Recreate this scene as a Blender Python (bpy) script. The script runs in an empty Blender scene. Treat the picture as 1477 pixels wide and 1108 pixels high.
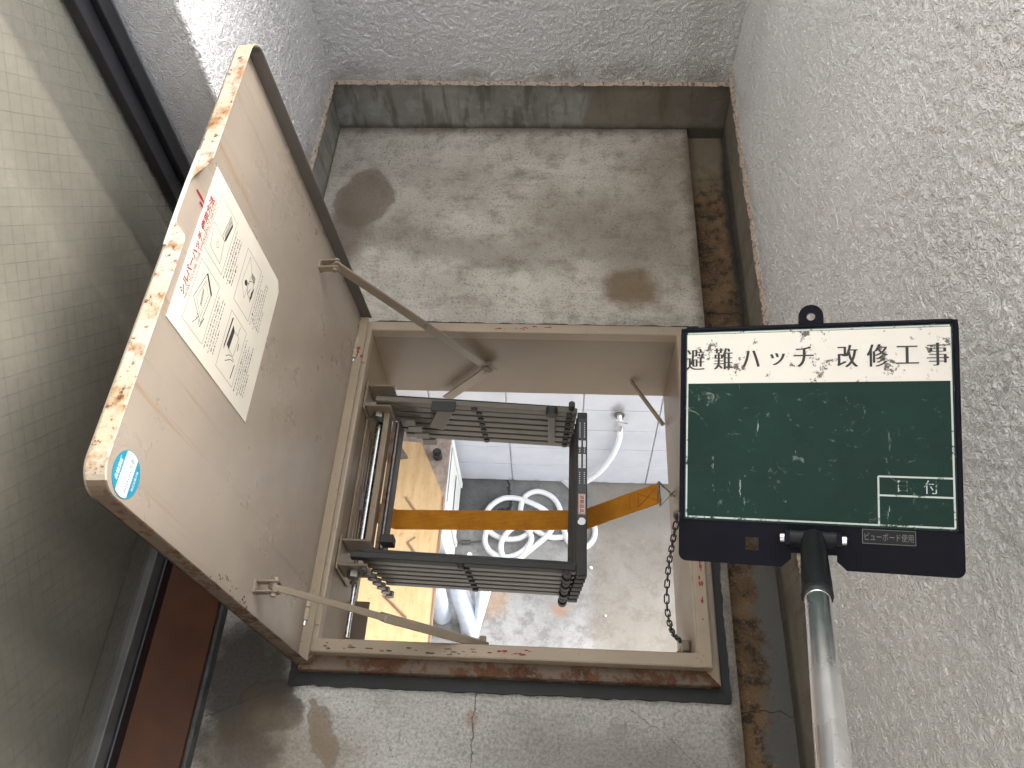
import bpy, bmesh, math, random
from mathutils import Vector, Matrix, noise
random.seed(7)
R = math.radians
scene = bpy.context.scene
COL = scene.collection

# ------------------------------------------------------------------ camera
cam_d = bpy.data.cameras.new('camera')
cam_d.sensor_width = 36.0
cam_d.lens = 29.48
cam_d.clip_start = 0.01
cam_d.clip_end = 1000
cam = bpy.data.objects.new('camera', cam_d)
COL.objects.link(cam)
cam.matrix_world = Matrix(((0.998022, -0.021758, 0.058980, 0.0),
                           (0.050297, 0.839185, -0.541516, 0.0),
                           (-0.037713, 0.543411, 0.838619, 1.35),
                           (0, 0, 0, 1)))
scene.camera = cam

# ------------------------------------------------------------------ light
SUN_EL, SUN_AZ = R(31), R(60)          # azimuth measured from +Y towards +X
w = bpy.data.worlds.new('World')
scene.world = w
w.use_nodes = True
nt = w.node_tree
sky = nt.nodes.new('ShaderNodeTexSky')
sky.sky_type = 'NISHITA'
sky.sun_disc = False
sky.sun_elevation = SUN_EL
sky.sun_rotation = SUN_AZ
sky.air_density = 1.0
sky.dust_density = 3.0
bg = nt.nodes['Background']
hs = nt.nodes.new('ShaderNodeHueSaturation')          # thin high cloud: a paler, whiter sky
hs.inputs['Saturation'].default_value = 0.16
nt.links.new(sky.outputs[0], hs.inputs['Color'])
nt.links.new(hs.outputs[0], bg.inputs[0])
bg.inputs[1].default_value = 0.15
sd = bpy.data.lights.new('sun', 'SUN')
sd.energy = 0.6
sd.angle = R(40)
sd.color = (1.0, 0.97, 0.93)
sun = bpy.data.objects.new('sun', sd)
COL.objects.link(sun)
sdir = Vector((math.sin(SUN_AZ) * math.cos(SUN_EL), math.cos(SUN_AZ) * math.cos(SUN_EL), math.sin(SUN_EL)))
sun.rotation_euler = sdir.to_track_quat('Z', 'Y').to_euler()
scene.view_settings.view_transform = 'Standard'
scene.view_settings.look = 'None'
scene.view_settings.gamma = 1.0
scene.view_settings.exposure = 2.55
scene.view_settings.use_curve_mapping = False
scene.render.engine = 'CYCLES'
scene.cycles.use_denoising = True
scene.cycles.max_bounces = 8
scene.cycles.diffuse_bounces = 4
scene.cycles.transparent_max_bounces = 8
scene.cycles.caustics_reflective = False
scene.cycles.caustics_refractive = False

# ------------------------------------------------------------------ node helpers
class G:
    """small wrapper that writes a node graph"""
    def __init__(self, name, rough=0.7, metal=0.0, spec=0.5):
        self.m = bpy.data.materials.new(name)
        self.m.use_nodes = True
        self.t = self.m.node_tree
        self.b = self.t.nodes['Principled BSDF']
        self.b.inputs['Roughness'].default_value = rough
        self.b.inputs['Metallic'].default_value = metal
        self.b.inputs['Specular IOR Level'].default_value = spec
        self.geo = self.t.nodes.new('ShaderNodeNewGeometry')
        self.pos = self.geo.outputs['Position']
    def n(self, t): return self.t.nodes.new(t)
    def put(self, sock, v):
        if v is None: return
        if isinstance(v, bpy.types.NodeSocket): self.t.links.new(v, sock)
        elif isinstance(v, (tuple, list)) and len(v) == 3 and sock.type == 'RGBA': sock.default_value = (*v, 1)
        else: sock.default_value = v
    def map(self, scale=(1, 1, 1), rot=(0, 0, 0), loc=(0, 0, 0), vec=None):
        k = self.n('ShaderNodeMapping')
        self.put(k.inputs['Vector'], vec or self.pos)
        k.inputs['Scale'].default_value = scale; k.inputs['Rotation'].default_value = rot; k.inputs['Location'].default_value = loc
        return k.outputs[0]
    def noise(self, scale, detail=4, rough=0.55, dist=0.0, vec=None, color=False):
        k = self.n('ShaderNodeTexNoise')
        self.put(k.inputs['Vector'], vec or self.pos)
        k.inputs['Scale'].default_value = scale; k.inputs['Detail'].default_value = detail
        k.inputs['Roughness'].default_value = rough; k.inputs['Distortion'].default_value = dist
        return k.outputs[1 if color else 0]
    def voro(self, scale, feature='F1', vec=None, rand=1.0, out=0, smooth=None):
        k = self.n('ShaderNodeTexVoronoi')
        k.feature = feature
        self.put(k.inputs['Vector'], vec or self.pos)
        k.inputs['Scale'].default_value = scale; k.inputs['Randomness'].default_value = rand
        if smooth is not None and 'Smoothness' in k.inputs: k.inputs['Smoothness'].default_value = smooth
        return k.outputs[out]
    def ramp(self, v, a, b, lo=0.0, hi=1.0):
        k = self.n('ShaderNodeMapRange')
        k.interpolation_type = 'SMOOTHSTEP'
        self.put(k.inputs['Value'], v)
        k.inputs['From Min'].default_value = a; k.inputs['From Max'].default_value = b
        k.inputs['To Min'].default_value = lo; k.inputs['To Max'].default_value = hi
        return k.outputs[0]
    def math(self, op, a, b=None, c=None):
        k = self.n('ShaderNodeMath'); k.operation = op
        self.put(k.inputs[0], a); self.put(k.inputs[1], b)
        if c is not None: self.put(k.inputs[2], c)
        return k.outputs[0]
    def mul(self, a, b): return self.math('MULTIPLY', a, b)
    def add(self, a, b): return self.math('ADD', a, b)
    def mix(self, f, a, b, mode='MIX'):
        k = self.n('ShaderNodeMix'); k.data_type = 'RGBA'; k.blend_type = mode
        self.put(k.inputs['Factor'], f); self.put(k.inputs[6], a); self.put(k.inputs[7], b)
        return k.outputs[2]
    def bump(self, h, strength=0.5, dist=0.01, normal=None):
        k = self.n('ShaderNodeBump')
        k.inputs['Strength'].default_value = strength; k.inputs['Distance'].default_value = dist
        self.put(k.inputs['Height'], h)
        if normal is not None: self.put(k.inputs['Normal'], normal)
        return k.outputs[0]
    def axis(self, i, vec=None):
        k = self.n('ShaderNodeSeparateXYZ'); self.put(k.inputs[0], vec or self.pos)
        return k.outputs[i]
    def blob(self, x, y, rx, ry, rot=0.0, warp=0.04, soft=0.35, plane='xy', wscale=9):
        """mask of a stain with an uneven outline, 1 inside"""
        if not hasattr(self, 'wn'): self.wn = self.noise(wscale, 4, 0.6, color=True)
        nz = self.wn
        k = self.n('ShaderNodeVectorMath'); k.operation = 'MULTIPLY_ADD'
        self.put(k.inputs[0], nz); k.inputs[1].default_value = (warp * 2,) * 3
        self.put(k.inputs[2], self.pos)
        off = self.n('ShaderNodeVectorMath'); off.operation = 'ADD'
        self.put(off.inputs[0], k.outputs[0])
        c = {'xy': (-x, -y, 0), 'xz': (-x, 0, -y), 'yz': (0, -x, -y)}[plane]
        off.inputs[1].default_value = tuple(v - warp for v in c)
        rv = off.outputs[0]
        sc = {'xy': (1 / rx, 1 / ry, 0), 'xz': (1 / rx, 0, 1 / ry), 'yz': (0, 1 / rx, 1 / ry)}[plane]
        a1 = self.map(rot=(0, 0, rot), vec=rv) if plane == 'xy' else rv
        a2 = self.map(scale=sc, vec=a1)
        ln = self.n('ShaderNodeVectorMath'); ln.operation = 'LENGTH'
        self.put(ln.inputs[0], a2)
        self.last_len = ln.outputs['Value']
        return self.ramp(ln.outputs['Value'], 1.0 + soft, 1.0 - soft)
    def out(self, color=None, rough=None, normal=None, metal=None):
        self.put(self.b.inputs['Base Color'], color)
        self.put(self.b.inputs['Roughness'], rough)
        self.put(self.b.inputs['Metallic'], metal)
        if normal is not None: self.put(self.b.inputs['Normal'], normal)
        return self.m

MAT = {}
def plain(name, col, rough=0.6, metal=0.0, var=0.12, vs=30, bump=0.0, bs=200, spec=0.5):
    g = G(name, rough, metal, spec)
    nz = g.noise(vs, 5, 0.6)
    c = g.mix(g.ramp(nz, 0.3, 0.7), tuple(x * (1 - var) for x in col), tuple(min(1, x * (1 + var)) for x in col))
    nm = g.bump(g.noise(bs, 3), bump, 0.002) if bump else None
    MAT[name] = g.out(c, g.ramp(nz, 0.2, 0.8, max(0.03, rough - 0.08), min(1, rough + 0.08)), nm)
    return MAT[name]

# ---- stucco
def stucco(name, col, dirt, coarse=True):
    g = G(name, 0.55, 0, 0.4)
    big = g.noise(2.2, 4, 0.6)
    warp = g.noise(75, 2, 0.5, color=True)
    k = g.n('ShaderNodeVectorMath'); k.operation = 'MULTIPLY_ADD'
    g.put(k.inputs[0], warp); k.inputs[1].default_value = (0.010,) * 3; g.put(k.inputs[2], g.pos)
    v = k.outputs[0]
    h1 = 0.0 if not coarse else g.ramp(g.noise(135, 2.0, 0.5, 0.6, vec=v), 0.36, 0.66)
    h2 = g.ramp(g.noise(330, 1.0, 0.5, 0.3, vec=v), 0.35, 0.7)
    h3 = g.noise(28, 2, 0.5)
    h = g.add(g.add(g.mul(h1, 1.0), g.mul(h2, 0.5)), g.mul(h3, 0.5))
    c = g.mix(g.ramp(big, 0.35, 0.7), col, tuple(x * 0.9 for x in col))
    strk = g.noise(1.0, 5, 0.62, vec=g.map((9, 9, 1.1)))
    c = g.mix(g.ramp(strk, 0.50, 0.74, 0, 0.22), c, tuple(v * 0.62 for v in dirt) if False else (0.42, 0.385, 0.35))
    c = g.mix(g.ramp(g.noise(19, 5, 0.65), 0.58, 0.72, 0, 0.22), c, (0.50, 0.47, 0.44))
    # grime that gathers just above the bottom edge of the coating
    z = g.axis(2)
    low = g.mul(g.ramp(g.add(z, g.mul(g.noise(9, 4), 0.10)), 0.27, 0.19), g.ramp(g.noise(14, 5, 0.65), 0.4, 0.7, 0.15, 0.75))
    c = g.mix(low, c, dirt)
    c = g.mix(g.mul(g.ramp(g.voro(34), 0.055, 0.03), g.ramp(g.noise(6), 0.55, 0.6)), c, (0.12, 0.09, 0.07))
    MAT[name] = g.out(c, None, g.bump(h, 1.0, 0.008 if coarse else 0.004))
stucco('stucco', (0.78, 0.77, 0.765), (0.30, 0.255, 0.22))
stucco('stucco_relief', (0.78, 0.77, 0.765), (0.30, 0.255, 0.22), False)

# ---- balcony floor concrete with its stains
def floor_mat():
    g = G('floor_concrete', 0.85, 0, 0.3)
    n1 = g.noise(3.2, 6, 0.62); n2 = g.noise(21, 8, 0.74); n3 = g.noise(190, 4, 0.78); n4 = g.noise(420, 2, 0.6)
    base = g.mix(g.ramp(n1, 0.35, 0.66), (0.42, 0.385, 0.325), (0.62, 0.585, 0.51))
    base = g.mix(g.ramp(n2, 0.46, 0.68, 0, 0.6), base, (0.20, 0.17, 0.13))
    ms = g.noise(5, 6, 0.7, vec=g.map((0.7, 2.0, 1), loc=(3, 1, 0)))
    base = g.mix(g.ramp(ms, 0.55, 0.72, 0, 0.6), base, (0.17, 0.145, 0.11))
    base = g.mix(g.ramp(n3, 0.54, 0.72, 0, 0.7), base, (0.60, 0.58, 0.53))
    base = g.mix(g.ramp(n3, 0.47, 0.34, 0, 0.6), base, (0.15, 0.13, 0.10))
    base = g.mix(g.ramp(n4, 0.60, 0.72, 0, 0.5), base, (0.10, 0.09, 0.075))
    drag = g.noise(1.0, 6, 0.72, vec=g.map((9, 120, 1), rot=(0, 0, 0.12)))
    base = g.mix(g.ramp(drag, 0.56, 0.72, 0, 0.45), base, (0.19, 0.165, 0.13))
    base = g.mix(g.ramp(drag, 0.42, 0.30, 0, 0.4), base, (0.66, 0.64, 0.59))
    pits = g.mul(g.ramp(g.voro(150), 0.24, 0.12), g.ramp(g.noise(9, 5, 0.7), 0.42, 0.56))
    base = g.mix(g.mul(pits, 0.85), base, (0.07, 0.065, 0.055))
    base = g.mix(g.mul(g.ramp(g.axis(1), 0.62, 0.36), 0.55), base, g.mix(g.ramp(n3, 0.4, 0.65), (0.30, 0.305, 0.30), (0.56, 0.56, 0.55)))
    S = [(-0.456, 1.365, 0.062, 0.085, 0.2, (0.17, 0.135, 0.098), 0.8, 0.035, 0.25),
         (-0.485, 1.255, 0.055, 0.09, 0.0, (0.16, 0.125, 0.09), 0.75, 0.04, 0.5),
         (-0.50, 1.10, 0.05, 0.14, 0.0, (0.17, 0.13, 0.10), 0.6, 0.02, 0.4),
         (0.135, 1.11, 0.055, 0.045, 0.0, (0.17, 0.11, 0.055), 0.85, 0.045, 0.4),
         (0.10, 1.25, 0.17, 0.10, 0.3, (0.17, 0.14, 0.10), 0.6, 0.08, 0.7),
         (-0.25, 1.23, 0.22, 0.05, 0.1, (0.18, 0.155, 0.12), 0.55, 0.07, 0.7),
         (0.24, 1.42, 0.09, 0.16, 0.0, (0.19, 0.13, 0.095), 0.5, 0.07, 0.7),
         (-0.49, 0.31, 0.075, 0.13, 0.1, (0.040, 0.033, 0.027), 0.93, 0.08, 0.4),
         (-0.44, 0.27, 0.05, 0.035, 0.4, (0.075, 0.06, 0.046), 0.8, 0.045, 0.2),
         (-0.35, 0.235, 0.020, 0.055, -0.5, (0.19, 0.13, 0.08), 0.75, 0.05, 0.3),
         (-0.40, 0.20, 0.13, 0.06, 0.0, (0.20, 0.155, 0.10), 0.55, 0.07, 0.6),
         (-0.47, 0.19, 0.05, 0.06, 0.0, (0.07, 0.055, 0.04), 0.7, 0.05, 0.5),
         (0.10, 0.215, 0.20, 0.05, 0.0, (0.14, 0.125, 0.105), 0.5, 0.08, 0.7),
         (-0.125, 0.262, 0.009, 0.012, 0.0, (0.30, 0.20, 0.13), 0.6, 0.004, 0.5)]
    for x, y, rx, ry, rot, col, st, wp, so in S:
        base = g.mix(g.mul(g.blob(x, y, rx, ry, rot, wp, so), st), base, col)
        if so <= 0.35:      # dried water leaves a darker rim
            rim = g.mul(g.ramp(g.last_len, 0.82, 0.97), g.ramp(g.last_len, 1.10, 1.0))
            base = g.mix(g.mul(rim, 0.35), base, tuple(v * 0.55 for v in col))
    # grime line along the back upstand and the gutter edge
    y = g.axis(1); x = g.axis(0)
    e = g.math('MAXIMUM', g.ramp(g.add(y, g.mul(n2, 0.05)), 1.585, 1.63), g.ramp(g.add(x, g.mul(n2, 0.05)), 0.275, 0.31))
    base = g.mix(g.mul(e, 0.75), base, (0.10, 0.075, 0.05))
    # hair cracks: a straight one running to the viewer and a slanting one by the threshold
    wob = g.mul(g.math('SUBTRACT', g.noise(14, 5, 0.7), 0.5), 0.035)
    c1 = g.mul(g.ramp(g.math('ABSOLUTE', g.add(g.add(x, 0.121), wob)), 0.0013, 0.0004), g.ramp(y, 0.31, 0.30))
    c2 = g.mul(g.ramp(g.math('ABSOLUTE', g.add(g.add(g.add(g.mul(x, -0.5), y), -0.515), wob)), 0.0013, 0.0004), g.mul(g.ramp(x, -0.425, -0.43), g.ramp(y, 0.4, 0.39)))
    c3 = g.mul(g.ramp(g.math('ABSOLUTE', g.add(g.add(g.add(g.mul(x, 0.8), y), -0.38), wob)), 0.0010, 0.0003), g.mul(g.ramp(x, 0.08, 0.09), g.ramp(y, 0.29, 0.285)))
    crm = g.math('MAXIMUM', g.math('MAXIMUM', c1, c2), g.mul(c3, 0.7))
    base = g.mix(g.mul(crm, 0.75), base, (0.06, 0.05, 0.04))
    h = g.add(g.mul(n3, 0.6), g.add(g.mul(n4, 0.35), g.mul(n2, 0.6)))
    h = g.math('SUBTRACT', h, g.add(g.mul(pits, 0.8), g.mul(crm, 1.0)))
    MAT['floor_concrete'] = g.out(base, None, g.bump(h, 0.55, 0.0022))
floor_mat()

def gutter_mat():
    g = G('gutter_concrete', 0.9, 0, 0.25)
    n1 = g.noise(6, 6, 0.65); n2 = g.noise(45, 5, 0.7); n3 = g.noise(210, 4, 0.7)
    c = g.mix(g.ramp(n1, 0.35, 0.65), (0.075, 0.047, 0.026), (0.20, 0.128, 0.068))
    c = g.mix(g.ramp(n2, 0.47, 0.62, 0, 0.85), c, (0.035, 0.028, 0.021))
    c = g.mix(g.ramp(n3, 0.56, 0.72, 0, 0.7), c, (0.34, 0.23, 0.12))
    y = g.axis(1)
    far = g.ramp(g.add(y, g.mul(n1, 0.2)), 1.5, 1.62)
    c = g.mix(g.mul(far, 0.7), c, (0.26, 0.22, 0.155))
    x = g.axis(0)
    dk = g.math('MAXIMUM', g.ramp(g.add(x, g.mul(n1, 0.05)), 0.375, 0.392), g.ramp(g.add(x, g.mul(n2, 0.02)), 0.300, 0.290))
    c = g.mix(dk, c, (0.045, 0.042, 0.038))
    near = g.mul(g.ramp(y, 0.75, 0.45), g.ramp(g.add(x, g.mul(g.noise(12, 5, 0.7), 0.12)), 0.385, 0.402))
    c = g.mix(near, c, (0.12, 0.117, 0.108))
    h = g.add(g.mul(n2, 0.9), g.mul(n3, 0.8))
    MAT['gutter_concrete'] = g.out(c, None, g.bump(h, 0.9, 0.003))
gutter_mat()

def upstand_mat():
    g = G('upstand_concrete', 0.7, 0, 0.35)
    n1 = g.noise(5, 5, 0.6); n2 = g.noise(22, 5, 0.62, 0.5); st = g.noise(9, 4, 0.6, vec=g.map((4, 4, 0.7)))
    c = g.mix(g.ramp(n1, 0.35, 0.68), (0.21, 0.208, 0.185), (0.34, 0.335, 0.30))
    c = g.mix(g.ramp(n2, 0.50, 0.62, 0, 0.5), c, (0.38, 0.38, 0.355))
    c = g.mix(g.ramp(st, 0.5, 0.68, 0, 0.65), c, (0.10, 0.09, 0.072))
    x = g.axis(0)
    br = g.ramp(g.add(x, g.mul(g.noise(8), 0.05)), 0.06, 0.075)
    c = g.mix(g.mul(br, 0.6), c, (0.15, 0.118, 0.08))
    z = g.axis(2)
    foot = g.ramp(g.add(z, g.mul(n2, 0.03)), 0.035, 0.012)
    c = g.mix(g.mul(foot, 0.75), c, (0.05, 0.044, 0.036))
    MAT['upstand_concrete'] = g.out(c, g.ramp(n2, 0.3, 0.7, 0.5, 0.8), g.bump(g.add(n2, g.mul(g.noise(120, 3), 0.4)), 0.35, 0.003))
upstand_mat()

# ---- painted steel, with rust amount
def painted(name, col, rust=0.3, rough=0.38, metal=0.0, rs=38, specks=True, rc0=(0.07, 0.028, 0.012), rc1=(0.33, 0.145, 0.045)):
    g = G(name, rough, metal, 0.5)
    n1 = g.noise(4, 4, 0.6); n2 = g.noise(rs, 6, 0.68); n3 = g.noise(rs * 4, 4, 0.7)
    c = g.mix(g.ramp(n1, 0.3, 0.7), tuple(x * 0.9 for x in col), tuple(min(1, x * 1.08) for x in col))
    m = g.ramp(g.add(g.mul(n2, 0.75), g.mul(n3, 0.25)), 0.68 - rust * 0.26, 0.78 - rust * 0.26)
    rc = g.mix(g.ramp(n3, 0.35, 0.65), rc0, rc1)
    c = g.mix(m, c, rc)
    if specks:
        sp = g.mul(g.ramp(g.voro(70), 0.10, 0.06), g.ramp(g.noise(5, 3), 0.50, 0.6))
        c = g.mix(g.mul(sp, 0.8), c, (0.07, 0.045, 0.03))
    h = g.add(g.mul(m, 0.5), g.mul(g.noise(60, 2), 0.5))
    MAT[name] = g.out(c, g.ramp(m, 0, 1, rough, 0.9), g.bump(h, 0.18, 0.002))
BEIGE = (0.235, 0.178, 0.118)
painted('beige_paint', BEIGE, 0.12, 0.40)
painted('lid_paint', (0.335, 0.278, 0.212), 0.0, 0.33)
def lid_wear():
    g = G('lid_paint', 0.33, 0, 0.5)
    n1 = g.noise(4, 4, 0.6); fine = g.noise(90, 5, 0.7)
    col = (0.335, 0.277, 0.22)
    c = g.mix(g.ramp(n1, 0.3, 0.7), tuple(v * 0.9 for v in col), tuple(v * 1.07 for v in col))
    z = g.axis(2)
    runs = g.noise(1.0, 5, 0.65, vec=g.map((6, 85, 2.2)))
    m = g.mul(g.ramp(runs, 0.56, 0.70), g.ramp(g.add(z, g.mul(n1, 0.5)), 0.55, 0.95, 0.0, 0.75))
    c = g.mix(m, c, (0.27, 0.165, 0.085))
    runs2 = g.noise(1.0, 4, 0.6, vec=g.map((6, 60, 1.5), loc=(3, 3, 3)))
    c = g.mix(g.ramp(runs2, 0.58, 0.74, 0, 0.4), c, (0.20, 0.165, 0.125))
    scr = g.noise(1.0, 4, 0.7, vec=g.map((20, 14, 190), rot=(0.6, 0, 0)))
    c = g.mix(g.ramp(scr, 0.70, 0.76, 0, 0.3), c, (0.44, 0.38, 0.31))
    sp = g.mul(g.ramp(g.voro(75), 0.085, 0.04), g.ramp(g.noise(6, 3), 0.55, 0.66))
    c = g.mix(g.mul(sp, 0.75), c, (0.07, 0.045, 0.03))
    low = g.ramp(g.add(z, g.mul(fine, 0.03)), 0.10, 0.065)
    c = g.mix(g.mul(low, 0.5), c, (0.16, 0.12, 0.085))
    r = g.add(g.ramp(g.noise(11, 5, 0.65), 0.3, 0.7, 0.24, 0.44), g.mul(m, 0.3))
    MAT['lid_paint'] = g.out(c, r, g.bump(g.add(g.mul(g.noise(7, 2), 1.0), g.mul(fine, 0.06)), 0.22, 0.006))
lid_wear()
painted('beige_worn', (0.34, 0.268, 0.188), 0.33, 0.42, rs=55)
painted('beige_rusty', (0.15, 0.105, 0.070), 0.85, 0.5, rs=22, rc0=(0.035, 0.017, 0.010), rc1=(0.15, 0.065, 0.028))
painted('skirt_dark', (0.13, 0.092, 0.062), 0.75, 0.5, rs=30, rc0=(0.030, 0.015, 0.010), rc1=(0.12, 0.055, 0.025))
painted('skirt_shade', (0.12, 0.108, 0.092), 0.1, 0.5)  # the far skirt's shade is put into this darker colour
painted('stay_paint', (0.285, 0.228, 0.165), 0.05, 0.4)
painted('ladder_paint', (0.118, 0.102, 0.070), 0.05, 0.42)
painted('ladder_dark', (0.024, 0.0235, 0.020), 0.05, 0.6)
def rusty_edge():
    g = G('rust_edge', 0.6, 0, 0.4)
    n2 = g.noise(30, 6, 0.7); n3 = g.noise(120, 5, 0.7); n1 = g.noise(9, 3)
    c = g.mix(g.ramp(n1, 0.35, 0.65), (0.47, 0.415, 0.34), (0.43, 0.345, 0.24))
    c = g.mix(g.ramp(n2, 0.48, 0.64, 0, 0.9), c, (0.27, 0.135, 0.05))
    c = g.mix(g.ramp(n3, 0.56, 0.66), c, (0.11, 0.042, 0.015))
    MAT['rust_edge'] = g.out(c, None, g.bump(g.add(n2, g.mul(n3, 0.5)), 0.4, 0.003))
rusty_edge()

plain('sealant', (0.012, 0.0125, 0.012), 0.6, var=0.25, vs=40, bump=0.5, bs=60)
plain('steel_rod', (0.45, 0.46, 0.46), 0.28, 1.0, var=0.2, vs=90)
plain('dull_steel', (0.22, 0.21, 0.19), 0.45, 0.8, var=0.3, vs=120)
plain('chrome', (0.90, 0.90, 0.91), 0.27, 1.0, var=0.08, vs=14)
plain('black_metal', (0.018, 0.018, 0.022), 0.35, var=0.2)
plain('black_aluminium', (0.010, 0.010, 0.013), 0.42, var=0.15, bump=0.1, bs=300)
plain('rail_grey', (0.09, 0.09, 0.085), 0.5, var=0.2)
plain('bead_grey', (0.16, 0.18, 0.21), 0.5, var=0.2)
plain('brown_sill', (0.078, 0.030, 0.013), 0.5, var=0.18, vs=12, spec=0.15)
plain('navy_plastic', (0.005, 0.005, 0.010), 0.5, var=0.2, vs=25, bump=0.05, spec=0.12)
plain('black_rubber', (0.007, 0.007, 0.008), 0.45, var=0.2, spec=0.3)
plain('paper', (0.64, 0.59, 0.49), 0.42, var=0.05, vs=9)
plain('red_ink', (0.27, 0.008, 0.018), 0.5, var=0.1)
plain('black_ink', (0.03, 0.03, 0.03), 0.6, var=0.1)
plain('grey_ink', (0.16, 0.16, 0.155), 0.6, var=0.1)
plain('sticker_blue', (0.015, 0.24, 0.36), 0.35, var=0.1)
plain('sticker_white', (0.78, 0.80, 0.80), 0.35, var=0.05)
plain('pale_blue_ink', (0.25, 0.48, 0.62), 0.5, var=0.1)
plain('red_paint', (0.23, 0.022, 0.018), 0.6, var=0.3, vs=200)
def webbing():
    g = G('orange_webbing', 0.8, 0, 0.3)
    rib = g.math('SINE', g.mul(g.axis(1), 2400.0)); weft = g.math('SINE', g.mul(g.axis(0), 3600.0))
    c = g.mix(g.ramp(g.noise(30, 5, 0.65), 0.35, 0.7), (0.66, 0.27, 0.018), (0.54, 0.20, 0.013))
    c = g.mix(g.ramp(rib, -1, 1, 0.0, 0.30), c, (0.26, 0.085, 0.008))
    MAT['orange_webbing'] = g.out(c, None, g.bump(g.add(rib, g.mul(weft, 0.5)), 0.5, 0.0006))
webbing()
plain('webbing_thread', (0.30, 0.09, 0.008), 0.8, var=0.2)
plain('white_plastic', (0.74, 0.74, 0.72), 0.4, var=0.04)
plain('hose_white', (0.78, 0.79, 0.80), 0.35, var=0.04)
plain('pipe_blue_grey', (0.52, 0.57, 0.64), 0.4, var=0.06)
plain('dusty_top', (0.27, 0.22, 0.185), 0.8, var=0.25, vs=30)
plain('board_edge', (0.22, 0.135, 0.09), 0.7, var=0.15)
plain('curtain_cloth', (0.45, 0.435, 0.40), 0.9, var=0.08, vs=60)
plain('threshold_dark', (0.085, 0.085, 0.08), 0.8, var=0.35, vs=25)
plain('room_dark', (0.10, 0.09, 0.08), 0.9)
plain('ceiling_paint', (0.62, 0.61, 0.60), 0.8, bump=0.4, bs=120)

def plywood():
    g = G('plywood', 0.6, 0, 0.35)
    n = g.noise(4, 6, 0.7, vec=g.map((7, 1, 1), rot=(0, 0, 0.5)))
    n2 = g.noise(38, 5, 0.7)
    c = g.mix(g.ramp(n, 0.35, 0.7), (0.50, 0.355, 0.195), (0.41, 0.27, 0.13))
    c = g.mix(g.ramp(n2, 0.56, 0.72, 0, 0.7), c, (0.30, 0.17, 0.07))
    MAT['plywood'] = g.out(c, None, g.bump(n2, 0.2, 0.003))
plywood()
def block():
    g = G('block_paint', 0.65, 0, 0.4)
    n = g.noise(6, 5, 0.6); n2 = g.noise(70, 4, 0.6)
    c = g.mix(g.ramp(n, 0.3, 0.7), (0.50, 0.51, 0.555), (0.56, 0.57, 0.60))
    z = g.axis(2)
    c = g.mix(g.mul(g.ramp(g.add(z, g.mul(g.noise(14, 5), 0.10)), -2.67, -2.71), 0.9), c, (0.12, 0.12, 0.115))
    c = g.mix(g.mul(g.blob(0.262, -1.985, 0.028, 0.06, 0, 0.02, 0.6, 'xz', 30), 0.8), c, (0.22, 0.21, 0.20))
    c = g.mix(g.ramp(g.noise(11, 6, 0.7), 0.64, 0.75, 0, 0.3), c, (0.40, 0.40, 0.41))
    MAT['block_paint'] = g.out(c, None, g.bump(n2, 0.35, 0.003))
block()
plain('block_joint', (0.60, 0.61, 0.65), 0.8, var=0.15)
def ground_mat():
    g = G('yard_concrete', 0.85, 0, 0.3)
    n1 = g.noise(2.5, 6, 0.65); n2 = g.noise(14, 6, 0.7); n3 = g.noise(90, 4, 0.7)
    c = g.mix(g.ramp(n1, 0.35, 0.68), (0.28, 0.276, 0.265), (0.40, 0.395, 0.385))
    c = g.mix(g.ramp(n2, 0.45, 0.66, 0, 0.8), c, (0.20, 0.195, 0.185))
    c = g.mix(g.ramp(n3, 0.52, 0.72, 0, 0.5), c, (0.20, 0.19, 0.175))
    c = g.mix(g.ramp(g.noise(45, 5, 0.7), 0.6, 0.7, 0, 0.6), c, (0.55, 0.54, 0.53))
    # the strip beside the wall is an older, darker pour with a ragged edge
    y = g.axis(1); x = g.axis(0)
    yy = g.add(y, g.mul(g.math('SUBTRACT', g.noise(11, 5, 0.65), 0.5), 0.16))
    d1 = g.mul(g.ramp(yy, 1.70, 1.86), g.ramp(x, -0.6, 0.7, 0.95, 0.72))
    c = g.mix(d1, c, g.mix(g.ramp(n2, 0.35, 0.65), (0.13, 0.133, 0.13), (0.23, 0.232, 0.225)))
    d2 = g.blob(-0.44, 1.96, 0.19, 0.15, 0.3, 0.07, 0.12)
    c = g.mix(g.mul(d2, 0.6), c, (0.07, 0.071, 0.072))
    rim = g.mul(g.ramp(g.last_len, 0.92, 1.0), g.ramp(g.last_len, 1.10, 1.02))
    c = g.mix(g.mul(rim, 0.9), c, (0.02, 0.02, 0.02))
    d3 = g.mul(g.ramp(g.add(x, g.mul(n2, 0.2)), 0.22, 0.32), 0.55)
    c = g.mix(d3, c, (0.25, 0.215, 0.165))
    c = g.mix(g.mul(g.blob(0.015, 1.32, 0.035, 0.03, 0, 0.03, 0.8), 0.75), c, (0.36, 0.21, 0.13))
    c = g.mix(g.mul(g.blob(-0.31, 1.36, 0.06, 0.07, 0, 0.04, 0.8), 0.6), c, (0.45, 0.29, 0.17))
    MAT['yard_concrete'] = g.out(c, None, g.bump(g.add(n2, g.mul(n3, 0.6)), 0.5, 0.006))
ground_mat()

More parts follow.
